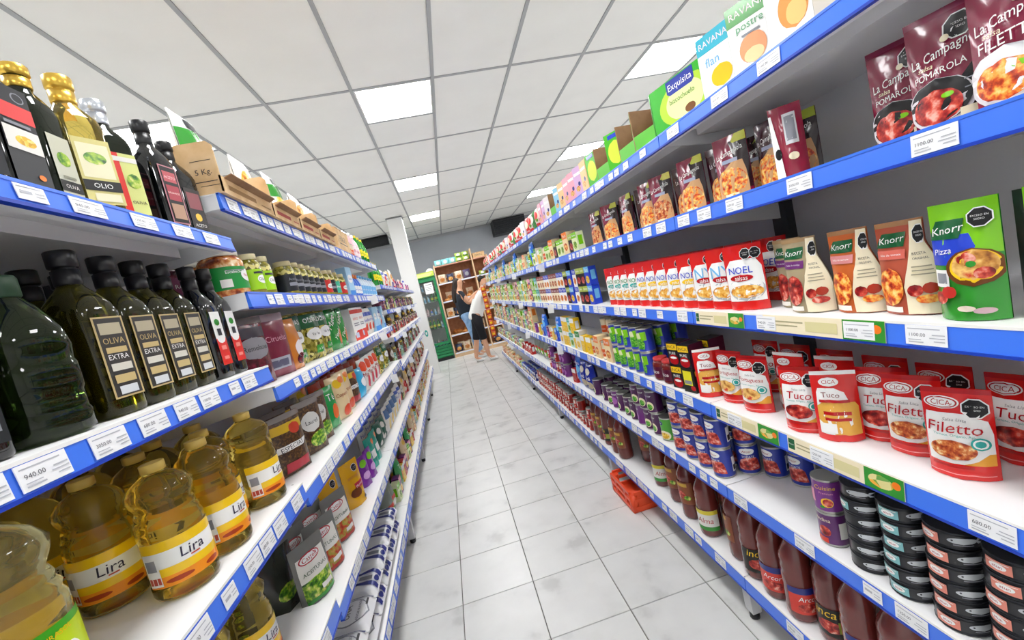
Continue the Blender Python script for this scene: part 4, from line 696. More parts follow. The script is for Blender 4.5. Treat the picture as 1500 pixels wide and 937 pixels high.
# right, second shelf
R('camp3', 1, .458, .825, 12); R('camp2', 1, .556, .85, 14); R('camp1', 1, .648, .885, 16)
y = .855
for i, k in enumerate(['campsb', 'camps2', 'camps1', 'camps2', 'camps1', 'camps2', 'camps3', 'camps1', 'camps2', 'camps1', 'camps2', 'camps1', 'camps2', 'camps3']):
    R(k, 1, y, .83+(.05 if k == 'camps2' else 0), turn=[48, 5, 22, 30, 20, 40, 24, 14][i % 8] if i < 12 else 15); y += .085 if k == 'camps2' else .1
for y in (.95, 1.1): R('camps2', 1, y, .95, 20, extra='rear ')
fill(R, 1, 2.3, 3.0, ['cart_lime', 'cart_black', 'cart_orange', 'cart_lime'], .08, .105, 2, 1, skip=.3)
fill(R, 1, 3.05, 7.4, ['can_cream', 'cart_lime', 'cart_yel', 'cart_white', 'cart_lime', 'pack_blue2', 'jar_lime', 'cart_teal', 'cart_orange'], .085, .105, 1, 1)
# right, third shelf
R('knorrmaroon', 2, .435, .835, 6); R('knorrgreen', 2, .545, .812, 7); R('knorrdark', 2, .49, .90, 0); R('kcream_pk', 2, .645, .835, 8); R('kcream_or', 2, .745, .835, 10); R('kcream_pu', 2, .85, .82, 14); R('kcream_pu', 2, .93, .862, 8)
for i, (y, k) in enumerate(((1.05, 'noel'), (1.155, 'noelb'), (1.225, 'noelb'), (1.33, 'noelc'), (1.40, 'noelc'), (1.50, 'noelc'), (1.585, 'noelc'), (1.69, 'noelc'), (1.80, 'noelg'), (1.89, 'noelg'), (1.99, 'noelg'), (2.1, 'noelg'))): R(k, 2, 1.045+i*.082, .812, 20)
for i in range(9): R('noel', 2, 1.08+i*.13, .93, 6, extra='rear ')
for y in (1.15, 1.3, 1.5, 1.75): R('cart_navy', 2, y, 1.0, extra='rear ', sc_=1.5)
fill(R, 2, 2.22, 2.7, ['cart_bluey', 'cart_black', 'cart_black', 'cart_blue'], .075, .105, 2, 1)
fill(R, 2, 2.74, 3.5, ['cart_blue', 'cart_blue', 'cart_cream', 'cart_cream', 'cart_cream'], .075, .105, 2, 1)
fill(R, 2, 3.55, 7.4, ['cart_teal', 'cart_lime', 'cart_lime', 'cart_purple', 'can_cream', 'cart_cream', 'cart_lime', 'cart_yel'], .085, .105, 2, 1, skip=.25)
# right, fourth shelf
R('filetto', 3, .46, .85, 20); R('filetto', 3, .625, .86, 24); R('filetto', 3, .72, .885, 24, extra='half-hidden '); R('tuco', 3, .795, .90, 28); R('tucoback', 3, .85, .835, 42); R('tuco', 3, .93, .82, 30); R('tucoback', 3, .93, .925, 20, extra='rear '); R('tucoback', 3, 1.05, .90, 12, extra='rear ')
R('portu', 3, 1.11, .83, 20); R('portu', 3, 1.22, .835, 14); R('tucoback', 3, 1.315, .82, 60, extra='sideways ')
for i, y in enumerate((.5, .6, .72, .84, .97, 1.1, 1.22)): R(('filetto', 'tuco')[i % 2], 3, y, .97, 10, extra='rear ')
for l in range(3):
    for i, y in enumerate((1.40, 1.475)):
        if (l, i) != (2, 1) and not (l == 0 and i == 0): R('can_inca', 3, y, .815, 12, dz=l*.091, extra=LAY[l])
    R('can_inca', 3, 1.40, .90, 6, dz=l*.091, extra='rear '+LAY[l])
R('can_inca2', 3, 1.40, .815, 10)
for i, y in enumerate((1.50+.06, 1.635)): R('jar_dulce', 3, y, .81)
fill(R, 3, 1.73, 2.1, ['can_peas'], .079, .108, 2, 3, turn=(-20, 20))
fill(R, 3, 2.14, 2.42, ['cart_orange', 'can_cream'], .079, .13, 1, 1); fill(R, 3, 2.14, 2.42, ['can_cream'], .079, .108, 2, 1, x=.885)
fill(R, 3, 2.46, 3.1, ['cart_yel', 'cart_yel', 'cart_white', 'cart_yel', 'cart_teal'], .078, .105, 2, 1, skip=.3)
fill(R, 3, 3.14, 3.9, ['pack_blue2', 'cart_bluey', 'cart_yel', 'can_cream', 'can_plum2'], .09, .105, 1, 1)
fill(R, 3, 4.0, 7.4, ['can_plum2', 'cart_orange', 'cart_lime', 'cart_cream', 'cart_purple', 'cart_teal', 'cart_lime'], .085, .105, 2, 1, skip=.3)
# right, fifth shelf
for (y, x, k, n, t) in ((.81, .825, 'tuna_b', 7, -60), (.722, .82, 'tuna_t', 7, 20), (.632, .82, 'tuna_c', 6, 20), (.54, .82, 'tuna_c', 6, 20), (.455, .82, 'tuna_c', 6, 25)):
    for l in range(n): R(k if not (k == 'tuna_b' and l in (4, 6)) else 'tuna_t', 4, y+rnd.uniform(-.002, .002), x+rnd.uniform(-.002, .002), t+rnd.uniform(-14, 14)+(50 if k == 'tuna_b' else 0), dz=l*.0347, extra=['lowest ', 'second-up ', 'third-up ', 'fourth-up ', 'fifth-up ', 'sixth-up ', 'seventh-up '][l])
R('can_purple2', 4, .905, .822, 20); R('can_purple', 4, .905, .822, 24, dz=.0905, extra='upper ')
for l in range(2):
    for y in (1.325, 1.412, 1.497, 1.58): R('can_tomato', 4, y, .812, 15+rnd.uniform(-15, 15), dz=l*.1085, extra=LAY[l])
    for y in (1.30, 1.38, 1.46, 1.54): R('can_tomato', 4, y, .893, rnd.uniform(-60, 60), dz=l*.1085, extra='rear '+LAY[l])
for y, x in ((1.235, .945), (1.15, .97), (1.075, 1.02)): R('can_tomato', 4, y, x, 10, extra='set-back ')
R('can_green', 4, 1.70, .82, 20)
fill(R, 4, 1.78, 2.5, ['can_plum', 'can_plum', 'can_plum2', 'can_plum'], .077, .105, 1, 3, x=.812, turn=(-25, 25)); fill(R, 4, 1.74, 1.95, ['can_plum'], .078, .105, 1, 1, x=.815, turn=(0, 20)) if False else None
for i in range(3): R('can_plum', 4, 1.785+i*.079, .815, 10, dz=.106, extra='upper ')
R('pack_blue', 4, 2.662, .82, 6); R('pack_blue', 4, 2.78, .82, 6); R('pack_blue2', 4, 2.895, .82, 6); R('cart_red', 4, 2.985, .81, 8)
fill(R, 4, 3.2, 3.72, ['can_plum2', 'can_plum2', 'can_red', 'can_red'], .078, .1055, 2, 2, skip=.3)
fill(R, 4, 3.8, 4.5, ['bag_clearbottle'], .14, .1, 1, 1, x=.84); fill(R, 4, 4.55, 5.0, ['cart_red', 'can_red'], .085, .1, 1, 1)
fill(R, 4, 5.17, 7.4, ['cart_lime', 'cart_teal', 'cart_purple', 'can_plum', 'cart_cream', 'can_red'], .088, .105, 1, 1)
# right, bottom shelf
for y, x, k, t in ((.78, .83, 'pass_red', 20), (.875, .825, 'pass_red', 60), (.97, .84, 'pass_yel', 25), (1.068, .822, 'pass_red', 75), (1.162, .822, 'pass_red', 35), (1.256, .825, 'pass_yel', 60), (1.352, .84, 'pass_pic', -40), (1.515, .825, 'pass_wht', 35), (1.65, .83, 'pass_pic', 10), (1.79, .85, 'pass_pic', 0), (1.95, .855, 'pass_wht', 60), (2.22, .92, 'pass_pic', 20), (2.335, .825, 'pass_pic', 10), (2.43, .825, 'pass_pic', 0), (2.57, .83, 'pass_yel', 0), (2.67, .83, 'pass_pic', 0), (2.765, .83, 'pass_pic', 10)): R(k, 5, y, x, t)
for y in (.98, 1.1, 1.24, 1.4, 1.55, 1.7, 2.1): R('pass_pic', 5, y, .95, 30, extra='rear ')
fill(R, 5, 2.86, 4.55, ['can_red'], .073, .086, 2, 3, x=.81, rowd=.075, turn=(-20, 20), skip=.15)
fill(R, 5, 4.7, 5.5, ['cart_navy', 'cart_navy', 'cart_bluey'], .09, .105, 1, 2); fill(R, 5, 5.6, 7.4, ['cart_lime', 'cart_red', 'cart_orange', 'can_red', 'cart_orange'], .09, .105, 1, 1)

# left, near bay
for y, x, k, t in ((.65, -.56, 'top_black', 10), (.728, -.57, 'top_black', 0), (.80, -.572, 'top_gold2', 0), (.868, -.56, 'top_clear', 28), (.955, -.57, 'top_silver', 25), (1.02, -.625, 'top_bal', 0), (1.068, -.56, 'top_bal', 10), (1.15, -.565, 'top_bal2', 10)): Lp(k, 0, y, x, t)
for y, x, k, t in ((.565, -.585, 'olive_dark', 25), (.665, -.575, 'pet_green', 20), (.785, -.58, 'olive_gold', 6), (.872, -.585, 'olive_gold', 4), (.955, -.59, 'olive_gold', 2), (1.033, -.59, 'olive_gold', 0), (1.103, -.575, 'olive_red', 0), (1.172, -.575, 'olive_red', 0)): Lp(k, 1, y, x, t)
for y, x, k in ((.68, -.70, 'olive_dark'), (.60, -.72, 'olive_dark'), (.76, -.69, 'olive_dark'), (.86, -.70, 'olive_gold'), (.95, -.71, 'olive_gold'), (1.05, -.7, 'olive_red'), (1.13, -.68, 'olive_red'), (.52, -.68, 'olive_dark')): Lp(k, 1, y, x, extra='rear ')
Lp('jug_green', 2, .565, -.60, 40)
for y, x, t in ((.825, -.575, 40), (.938, -.565, 15), (1.036, -.612, 10), (1.135, -.565, 12)): Lp('jug', 2, y, x, t)
for y, x, t in ((.845, -.705, 55), (.77, -.80, 45), (.95, -.69, 20), (.68, -.72, 40), (1.05, -.72, 10), (1.15, -.69, 0), (.98, -.82, 10), (.87, -.83, 30), (1.1, -.83, 0)): Lp('jug', 2, y, x, t, extra='rear ')
Lp('jug', 3, 1.03, -.625, 20); Lp('jug', 3, .88, -.63, 30); Lp('jug', 3, .93, -.76, 20, extra='rear ')
# left, second bay and beyond: top shelf trays and boxes
for i, (y, k) in enumerate(((1.375, 'tray_a'), (1.675, 'tray_b'), (1.945, 'tray_b'), (2.215, 'tray_b'))):
    Lp(k, 0, y, -.665, 0)
    for q, dy in enumerate((-.0615, .0615)): Lp('bag_rice' if (i+q) % 2 == 0 else 'bag_pasta', 0, y+dy, -.57-.04*q, 0, dz=.005, extra='tray-held ', tilt=(-.06, 0))
Lp('carton_box', 0, 2.64, -.65, 0); Lp('bag_pasta', 0, 2.42, -.6, 10)
for i, (y, k) in enumerate(((2.87, 'can_cream'), (2.95, 'can_cream'), (3.03, 'can_cream'), (3.13, 'bottle_pink'), (3.24, 'bottle_pink'), (3.36, 'bottle_green'), (3.47, 'bottle_green'), (3.59, 'bottle_green'))): Lp(k, 0, y, -.56)
for i, (y, k) in enumerate(((3.8, 'bottle_green'), (3.92, 'bottle_green'), (4.05, 'bottle_green'), (4.2, 'pack_yelwhite'), (4.35, 'pack_white'), (4.5, 'pack_redwhite'), (4.65, 'pack_white'), (4.8, 'bag_cream'), (5.05, 'bag_pasta'), (5.2, 'pack_redwhite'), (5.4, 'cart_purple'), (5.5, 'cart_purple'), (5.65, 'cart_purple'), (5.9, 'pack_redwhite'), (6.2, 'cart_purple'), (6.5, 'pack_white'), (6.8, 'cart_purple'), (7.1, 'cart_purple'))): Lp(k, 0, y, -.56)
# left second shelf: jars
Lp('jar_big', 1, 1.285, -.58, 25); Lp('jar_dark', 1, 1.25, -.69, 10); Lp('jar_big', 1, 1.36, -.71, 0, extra='rear '); Lp('jar_lime', 1, 1.405, -.56, 15); Lp('jar_lime', 1, 1.485, -.56, 15); Lp('jar_lime', 1, 1.44, -.64, 15, extra='rear ')
for i in range(6): Lp('jar_black', 1, 1.71+i*.078, -.565, 10)
for i in range(5): Lp('jar_black', 1, 1.66+i*.09, -.65, 10, extra='rear ')
for y, k in ((2.2, 'jar_red'), (2.28, 'jar_black'), (2.38, 'jar_teal'), (2.52, 'jar_red'), (2.7, 'pack_sky'), (2.83, 'bottle_blue'), (2.91, 'bottle_blue'), (2.99, 'bottle_blue'), (3.08, 'bottle_white'), (3.17, 'bottle_white'), (3.27, 'bottle_white'), (3.38, 'bottle_white'), (3.5, 'bottle_white'), (3.6, 'bottle_white')): Lp(k, 1, y, -.56, 8)
fill(Lp, 1, 3.8, 7.4, ['jar_dark', 'jar_dark', 'cart_purple', 'jar_black', 'cart_lime', 'can_plum'], .1, .1, 1, 1, x=-.57, s=-1)
# left third shelf
for y, x, k, t in ((1.285, -.57, 'bag_beet', 15), (1.3, -.65, 'bag_beet', 20), (1.455, -.575, 'bag_beet2', 20), (1.57, -.56, 'bag_orange', 10), (1.45, -.66, 'bag_beet2', 5), (1.7, -.6, 'bag_pickle', 20), (1.72, -.67, 'bag_pickle', 5), (1.85, -.575, 'bag_pickle', 18), (1.98, -.57, 'bag_pickle', 10), (2.14, -.57, 'bag_green', 20), (2.27, -.57, 'bag_green', 18), (2.55, -.56, 'box_redwhite', 10), (2.7, -.56, 'box_redwhite', 6), (2.86, -.56, 'pack_white', 10), (2.98, -.56, 'pack_white', 10), (3.1, -.56, 'pack_white', 5), (3.22, -.56, 'pack_sky', 5), (3.34, -.56, 'pack_sky', 0), (3.48, -.56, 'pack_white', 0), (3.6, -.56, 'pack_sky', 0)): Lp(k, 2, y, x, t)
fill(Lp, 2, 3.8, 7.4, ['cart_red', 'jar_dark', 'cart_cream', 'bag_spice', 'can_red', 'jar_black'], .11, .1, 1, 1, x=-.57, s=-1)
# left fourth shelf
for y, x, k, t in ((1.27, -.62, 'bag_hay', 15), (1.29, -.80, 'bag_hay', 10), (1.39, -.585, 'bag_spice', 28), (1.36, -.72, 'bag_hay', 20), (1.48, -.655, 'bag_spice', 24), (1.56, -.57, 'bag_spice2', 26), (1.63, -.66, 'bag_spice', 15), (1.68, -.58, 'bag_spice2', 26), (1.83, -.58, 'bag_greenpack', 20), (1.97, -.57, 'bag_cream', 22), (1.88, -.70, 'bag_cream', 10), (2.11, -.58, 'bag_cream', 18), (2.26, -.58, 'bag_spice', 15), (2.4, -.565, 'bag_blue', 10), (2.55, -.57, 'bag_orangewhite', 10), (2.68, -.57, 'bag_orangewhite', 10), (2.8, -.57, 'bag_orangewhite', 10), (2.93, -.57, 'bag_orangewhite', 5), (3.15, -.57, 'bag_pickle', 5), (3.4, -.57, 'bag_pickle', 5)): Lp(k, 3, y, x, t)
for y in (2.03, 2.16, 2.3, 2.5, 2.65, 2.8, 2.95): Lp('bag_redorange', 3, y, -.68, 8, extra='rear ')
for y, k in ((2.62, 'bag_redorange'), (2.78, 'bag_orangewhite'), (2.92, 'bag_orangewhite')): Lp(k, 3, y, -.8, 6, extra='far-back ')
fill(Lp, 3, 3.78, 7.4, ['bag_spice2', 'cart_teal', 'bag_hay', 'jar_dark', 'cart_red'], .12, .1, 1, 1, x=-.58, s=-1)
# left fifth shelf
for y, x, k, t in ((1.285, -.575, 'olv_green', 30), (1.275, -.66, 'olv_dark', 22), (1.275, -.74, 'olv_dark', 20), (1.41, -.575, 'olv_red', 34), (1.39, -.66, 'olv_red', 26), (1.53, -.65, 'olv_red', 34), (1.59, -.575, 'olv_red', 30), (1.85, -.575, 'pouch_yel', 28), (1.72, -.63, 'pouch_yel', 24), (2.03, -.57, 'pouch_purple', 20), (2.13, -.56, 'pouch_purple', 10), (2.25, -.57, 'pouch_teal', 14), (2.36, -.57, 'pouch_teal', 8), (2.55, -.58, 'pack_greenwhite', 10), (2.68, -.58, 'pack_greenwhite', 10), (2.83, -.57, 'pack_yelwhite', 5), (2.97, -.57, 'pack_yelwhite', 5), (3.11, -.57, 'pack_yelwhite', 5), (3.25, -.57, 'pack_yelwhite', 5), (3.4, -.57, 'pack_white', 5), (3.54, -.57, 'pack_white', 5)): Lp(k, 4, y, x, t)
for y in (2.55, 2.7, 2.85, 3.0, 3.15): Lp('pack_white', 4, y, -.68, 5, extra='rear ')
fill(Lp, 4, 3.78, 7.4, ['bag_spice2', 'bag_cream', 'pack_redwhite', 'cart_red', 'bag_cream', 'jar_dark'], .13, .1, 1, 1, x=-.58, s=-1)
# left bottom shelf: sugar bags lying, then small packs
for i, y in enumerate((1.3, 1.463, 1.626, 1.789, 1.952, 2.115)):
    for l in range(2): Lp('sugar' if i < 2 else 'sugar2', 5, y, -.624, 0, dz=l*.0706, extra=LAY[l])
Lp('bag_clearbottle', 5, 2.27, -.575, 20); Lp('bag_clearbottle', 5, 2.38, -.58, 12)
fill(Lp, 5, 2.54, 3.6, ['cart_lime', 'cart_purple', 'bag_greenpack', 'cart_yel', 'cart_red', 'cart_purple', 'bag_cream'], .085, .105, 1, 2, x=-.56, s=-1, turn=(0, 14), rowd=.075)
fill(Lp, 5, 3.78, 7.4, ['bag_cream', 'cart_orange', 'bag_cream', 'cart_teal', 'cart_yel', 'cart_red'], .11, .1, 1, 1, x=-.57, s=-1)

# ------------------------------------------------------------------ crate under the right rack
t = thing('plastic_crate', 'orange plastic crate poking out from under the right rack', 'crate', (.835, 2.215, 0))
OR = mat('e8502a', .35)
b = MB(); a, c, H = .135, .15, .118
for sx, sy in ((-1, -1), (1, -1), (1, 1), (-1, 1)): b.loft([(.004, .022, .022, 3), (H-.012, .024, .024, 3)], OR, 10, off=(sx*(a-.024), sy*(c-.024)))
obj('corner_post', b, t); obj('base', MB().box(-a+.006, a-.006, -c+.006, c-.006, .001, .012, OR), t)
r_ = MB()
for z0, z1 in ((H-.018, H), (.012, .034), (.062, .078)):
    r_.box(-a, -a+.012, -c+.02, c-.02, z0, z1, OR); r_.box(a-.012, a, -c+.02, c-.02, z0, z1, OR); r_.box(-a+.02, a-.02, -c, -c+.012, z0, z1, OR); r_.box(-a+.02, a-.02, c-.012, c, z0, z1, OR)
obj('rim', r_, t)
w_ = MB()
for y in (-.06, .06): w_.box(-a+.002, -a+.008, y-.012, y+.012, .03, H-.01, OR)
w_.box(-a+.04, a-.04, -c+.003, -c+.008, .03, H-.01, OR); obj('wall', w_, t)

# ------------------------------------------------------------------ fridge
t = thing('drinks_fridge', 'tall green glass-door drinks fridge behind the white pillar', 'fridge', (-.36, 9.7, 0))
FG = mat('1c7a48', .35); hw, D = .25, .3
b = MB(); b.box(-hw, hw, D-.02, D, 0.06, 1.9, FG)
for s in (-1, 1): b.box(min(s*hw, s*(hw-.02)), max(s*hw, s*(hw-.02)), -D+.05, D-.02, .06, 1.9, FG)
b.box(-hw+.02, hw-.02, -D+.05, D-.02, .06, .3, FG); b.box(-hw+.02, hw-.02, -D+.05, D-.02, 1.84, 1.9, FG); obj('cabinet', b, t)
obj('plinth', MB().box(-hw+.01, hw-.01, -D+.02, D-.02, 0, .06, BLACK), t)
b = MB()
for x0, x1, z0, z1 in ((-hw, -hw+.05, .36, 1.86), (hw-.05, hw, .36, 1.86), (-hw+.05, hw-.05, .36, .42), (-hw+.05, hw-.05, 1.79, 1.86)): b.box(x0, x1, -D, -D+.04, z0, z1, FG)
dr = obj('door', b, t); obj('glass_pane', MB().box(-hw+.05, hw-.05, -D+.014, -D+.02, .42, 1.79, GLASS), dr); obj('handle', MB().tube([(-hw+.025, -D, .95), (-hw+.025, -D-.03, .97), (-hw+.025, -D-.03, 1.2), (-hw+.025, -D, 1.22)], .008, BLACK), dr)
pp = MB().box(-.02, .16, -D+.009, -D+.0125, 1.52, 1.76, WHITE); pp.prints(lambda u, v, o=0: (.07+u, -D+.009-o, 1.52+v), .18, .24, [('r', GREYINK, -.4, .4, .8, .86), ('r', GREYINK, -.4, .4, .6, .64), ('r', GREYINK, -.4, .3, .45, .49), ('r', GREYINK, -.4, .35, .3, .34)]); obj('paper_notice', pp, dr)
for k in range(4): obj('grille_slat', MB().box(-hw+.01, hw-.01, -D+.02, -D+.05, .08+k*.068, .135+k*.068, FG), t)
obj('liner', MB().box(-hw+.021, hw-.021, D-.03, D-.021, .3, 1.84, WHITE), t); hd = MB().box(-hw, hw, -D, -D+.1, 1.88, 2.0, mat('b8c84a', .35)); hd.prints(lambda u, v, o=0: (u, -D-o, 1.88+v), .5, .12, [('p', mat('dfe08a', .4), [(.2, -.4, .3), (.8, -.3, .45)]), ('r', GREEN, -.5, .5, 0, .15)]); obj('header_sign', hd, t)
for z in (.72, 1.02, 1.32, 1.58): obj('wire_shelf', MB().box(-hw+.03, hw-.03, -D+.08, D-.04, z, z+.008, GREYM), t)
FZ = (.301, .7285, 1.0285, 1.3285, 1.5885)
for i, z in enumerate(FZ):
    for j in range(5):
        c_ = rnd.choice(['bottle_white', 'bottle_pink', 'bottle_white', 'bottle_blue', 'bottle_green']); put(c_, -.36-.17+j*.085, 9.53+.015*(j % 2), z, 0, DESC[c_], 'fridge '+['bottom', 'lower', 'middle', 'upper', 'top'][i]+' rack', sc_=.95 if i < 4 else .9)
t = thing('paper_roll', 'white paper roll standing on its side on the green fridge', 'paper roll', (-.19, 9.62, 1.902))
b = MB(); n = 24
ring = lambda r, y: [(r*cos(2*pi*i/n), y, .085+r*sin(2*pi*i/n)) for i in range(n)]
v = ring(.085, -.1)+ring(.085, .1)+ring(.022, .1)+ring(.022, -.1); f = []
for k in range(4):
    for i in range(n): f.append((k*n+i, k*n+(i+1) % n, ((k+1) % 4)*n+(i+1) % n, ((k+1) % 4)*n+i))
b.add(v, f, WHITE); obj('roll', b, t); obj('core', MB().add(ring(.0225, -.098)+ring(.0225, .098)+ring(.019, .098)+ring(.019, -.098), f, BROWN), t)

# ------------------------------------------------------------------ wooden bread shelf
WOOD = mottled(['9a6240', 'a86e4a', 'b37a54'], 14, rough=.6); WOODL = mottled(['d8b48a', 'e2c29a'], 14, rough=.55); WOODP = mottled(['c8907a', 'd29c86'], 14, rough=.55)
t = thing('wooden_shelf', 'brown wooden open shelf unit at the end of the aisle', 'shelf unit', (-.09, 9.4, 0)); WD = 1.22
obj('back_panel', MB().box(.02, WD-.02, .36, .375, .02, 2.1, WOOD), t)
for x in (0, .86, WD-.025): obj('side_panel', MB().box(x, x+.025, 0, .36, 0, 2.3 if x == .86 else 2.1, WOODL), t)
obj('plinth', MB().box(.025, .86, .02, .05, 0, .08, WOODL), t); obj('plinth', MB().box(.885, WD-.025, .02, .05, 0, .08, WOODL), t)
BZ = [.08, .485, .89, 1.25, 1.655, 2.05]
for i, z in enumerate(BZ):
    for x0, x1 in ((.026, .859), (.886, WD-.026)):
        s = obj('shelf_board', MB().box(x0, x1, .01, .36, z, z+.02, WOODP if i == 5 else WOODL), t)
        if i < 5: obj('price_rail', MB().box(x0, x1, 0, .009, z-.005, z+.025, mat('d8dcea', .4)), s)
kind('loaf', 'bread_loaf', 'bread', ('loaf', MB().loft([(0, .1, .05, 3), (.02, .12, .06, 3), (.06, .115, .056, 2.6), (.085, .09, .045, 2.4), (.095, .05, .02, 2)], mottled(['8a4a1c', 'b8702e', 'd89a50'], 14, rough=.6), 18)))
kind('bun', 'bread_bun', 'bread', ('bun', MB().loft([(0, .04), (.012, .055), (.03, .058), (.05, .045), (.06, .02)], mottled(['9a5424', 'c88844', 'e0b070'], 18, rough=.55), 16)))
kind('breadbag', 'bread_bag', 'bag', bag(mat('e6d6bc', .2, coat=.4), [('e', mottled(['8a4a1c', 'c07a38', 'e0b070'], 40), 0, .4, .36, .3), ('t', mat('b83a2a', .4), 'Pan', 0, .75, .4)], 61, .16, .2, .09))
kind('cyanpack', 'paper_pack', 'bag', bag(mat('8edce0', .25, coat=.3), [('e', WHITE, 0, .5, .26, .26), ('t', BLUE, 'Papel', 0, .5, .4)], 62, .15, .13, .1)); kind('limepack', 'paper_pack', 'bag', bag(mat('b4d060', .25, coat=.3), [('e', WHITE, 0, .5, .26, .22), ('r', GREEN, -.4, .4, .1, .25)], 63, .15, .1, .1))
kind('purplebag', 'bread_bag', 'bag', bag(mat('54486e', .3), [('e', GREYINK, 0, .5, .3, .3)], 64, .16, .2, .09)); kind('bluebag', 'bread_bag', 'bag', bag(mat('2c3a58', .3), [('e', BREADP, 0, .4, .36, .3)], 65, .15, .18, .09))
DESC.update(loaf='brown bread loaf', bun='round bread bun', breadbag='clear bag of bread', cyanpack='cyan paper pack', limepack='lime green paper pack', purplebag='violet bread bag', bluebag='dark blue bread bag')
BN = ['bottom', 'second', 'third', 'fourth', 'fifth', 'top']
def W(key, i, x, y=9.52, dz=0, rz=0, extra='', **k): return put(key, -.09+x, y, BZ[i]+.02+dz, rz, extra+DESC[key], 'wooden shelf '+BN[i]+' board', **k)
for i, row in enumerate((['bluebag', 'breadbag', 'breadbag', 'bluebag'], ['bun', 'loaf', 'breadbag'], ['breadbag', 'bluebag', 'breadbag', 'bluebag'], ['bun', 'loaf', 'bun'], ['breadbag', 'bluebag', 'breadbag', 'purplebag'])):
    for j, k in enumerate(row): W(k, i, .13+j*(.75/len(row)) if i != 1 else .35+j*.2)
    for j in range(3): W(['breadbag', 'loaf', 'bluebag', 'breadbag', 'breadbag'][i], i, .2+j*.24, 9.68, extra='rear ')
    W(['bluebag', 'loaf', 'breadbag', 'bun', 'limepack'][i], i, 1.04, extra='divided-off ')
for j in range(3): W('cyanpack', 5, .12+j*.165); W('cyanpack', 5, .12+j*.16, 9.66, extra='rear ')
for j in range(2):
    for l in range(2): W('limepack', 5, .595+j*.16, dz=l*.101, extra=LAY[l])
for j in range(2): W('cyanpack', 5, .61+j*.165, 9.665, sc_=1.02, extra='large rear ')
W('carton_box', 5, 1.04, 9.58, sc_=.9)

# ------------------------------------------------------------------ dark louvre and added dark-gap box near the ceiling
t = thing('air_louvre', 'dark slatted air outlet hanging under the far ceiling corner', 'air vent', (2.05, 10.75, 2.62))
obj('housing', MB().box(-.42, .42, 0, .5, .0, .375, mat('2a2c30', .5)), t)
for k in range(7): obj('louvre_slat', MB().prism([(-.03, .02+k*.05), (-.001, .045+k*.05), (-.001, .05+k*.05), (-.032, .026+k*.05)], 0, -.4, .4, mat('3a3c42', .45)), t)
t = thing('dark_gap_box', 'black box added for the dark gap under the ceiling left of the pillar', 'dark gap box', (-2.4, 9.68, 2.79))
obj('case', MB().loft([(-1.5, .02, .1, 4), (-1.5, .105, .1, 4), (1.5, .105, .1, 4), (1.5, .02, .1, 4)], mat('15161a', .5), 16), t); t.rotation_euler = (0, pi/2, 0); t.location = (-2.4, 9.68, 2.895)  # black box added to stand for a dark gap under the ceiling

# ------------------------------------------------------------------ snack strip on the rack end
t = thing('hanging_strip', 'thin white hanging strip on the far end of the right rack', 'display strip', (.70, 7.585, .45)); obj('strip', MB().box(-.012, .012, -.001, .001, 0, .98, WHITE), t)
obj('hook', MB().tube([(0, .0, .975), (.05, 0, 1.0), (.1, 0, 1.0)], .004, TIN), t)
kind('snackbag', 'snack_packet', 'bag', bag(mat('d8682a', .3, coat=.4), [('e', YEL, 0, .55, .3, .24), ('r', mat('b8301c', .35), -.5, .5, 0, .2)], 66, .085, .1, .03)); DESC['snackbag'] = 'orange snack packet on the hanging strip'
for k in range(9): put('snackbag', .70, 7.565, .47+k*.104, radians(-20+8*(k % 3)), 'orange snack packet, %s up on the hanging strip' % (['lowest', 'second', 'third', 'fourth', 'fifth', 'sixth', 'seventh', 'eighth', 'ninth'][k]), 'right rack end', group='snack packets on strip')

# ------------------------------------------------------------------ people
def skin(name, nodes, edges, m, root, parent=None, sub=2):
    """nodes: {key: (x, y, z, r)}; grows a smooth skin over the edges"""
    ks = list(nodes); me = bpy.data.meshes.new(name); me.from_pydata([nodes[k][:3] for k in ks], [(ks.index(a), ks.index(b)) for a, b in edges], [])
    o = bpy.data.objects.new(name, me); C.objects.link(o); o.modifiers.new('s', 'SKIN'); sv = me.skin_vertices[0].data
    for i, k in enumerate(ks):
        r = nodes[k][3]; sv[i].radius = r if isinstance(r, tuple) else (r, r); sv[i].use_root = (k == root)
    ss = o.modifiers.new('d', 'SUBSURF'); ss.levels = sub; ss.render_levels = sub
    bpy.context.view_layer.update(); dg = bpy.context.evaluated_depsgraph_get()
    m2 = bpy.data.meshes.new_from_object(o.evaluated_get(dg)); bpy.data.objects.remove(o); bpy.data.meshes.remove(me)
    m2.materials.clear(); m2.materials.append(m)
    for p in m2.polygons: p.use_smooth = True
    return obj(name, m2, parent)
def chain(*k): return list(zip(k, k[1:]))
def hand(N, E, w, tip, nm, side):
    """palm and five unequal fingers beyond wrist key w, pointing along tip (unit vector)"""
    p = Vector(N[w][:3]); d = Vector(tip).normalized(); s = d.cross(Vector((0, 0, 1))); s = (s if s.length > .1 else Vector((1, 0, 0))).normalized(); n = s.cross(d)
    c = p+d*.05; N[nm+'p'] = (*c, (.03, .018)); E.append((w, nm+'p'))
    for i, (o_, L) in enumerate(((-.027, .06), (-.009, .075), (.009, .07), (.026, .055))):
        q = c+d*.035+s*o_; q2 = q+d*L*.55-n*.006; q3 = q2+d*L*.4-n*.018
        for j, (pt, r) in enumerate(((q, .009), (q2, .008), (q3, .007))): N['%sf%d%d' % (nm, i, j)] = (*pt, r)
        E.append((nm+'p', '%sf%d0' % (nm, i))); E.extend(chain(*['%sf%d%d' % (nm, i, j) for j in range(3)]))
    q = p+d*.035-s*.035*side; q2 = q+d*.035-s*.02*side
    N[nm+'t0'] = (*q, .01); N[nm+'t1'] = (*q2, .008); E += [(nm+'p', nm+'t0'), (nm+'t0', nm+'t1')]
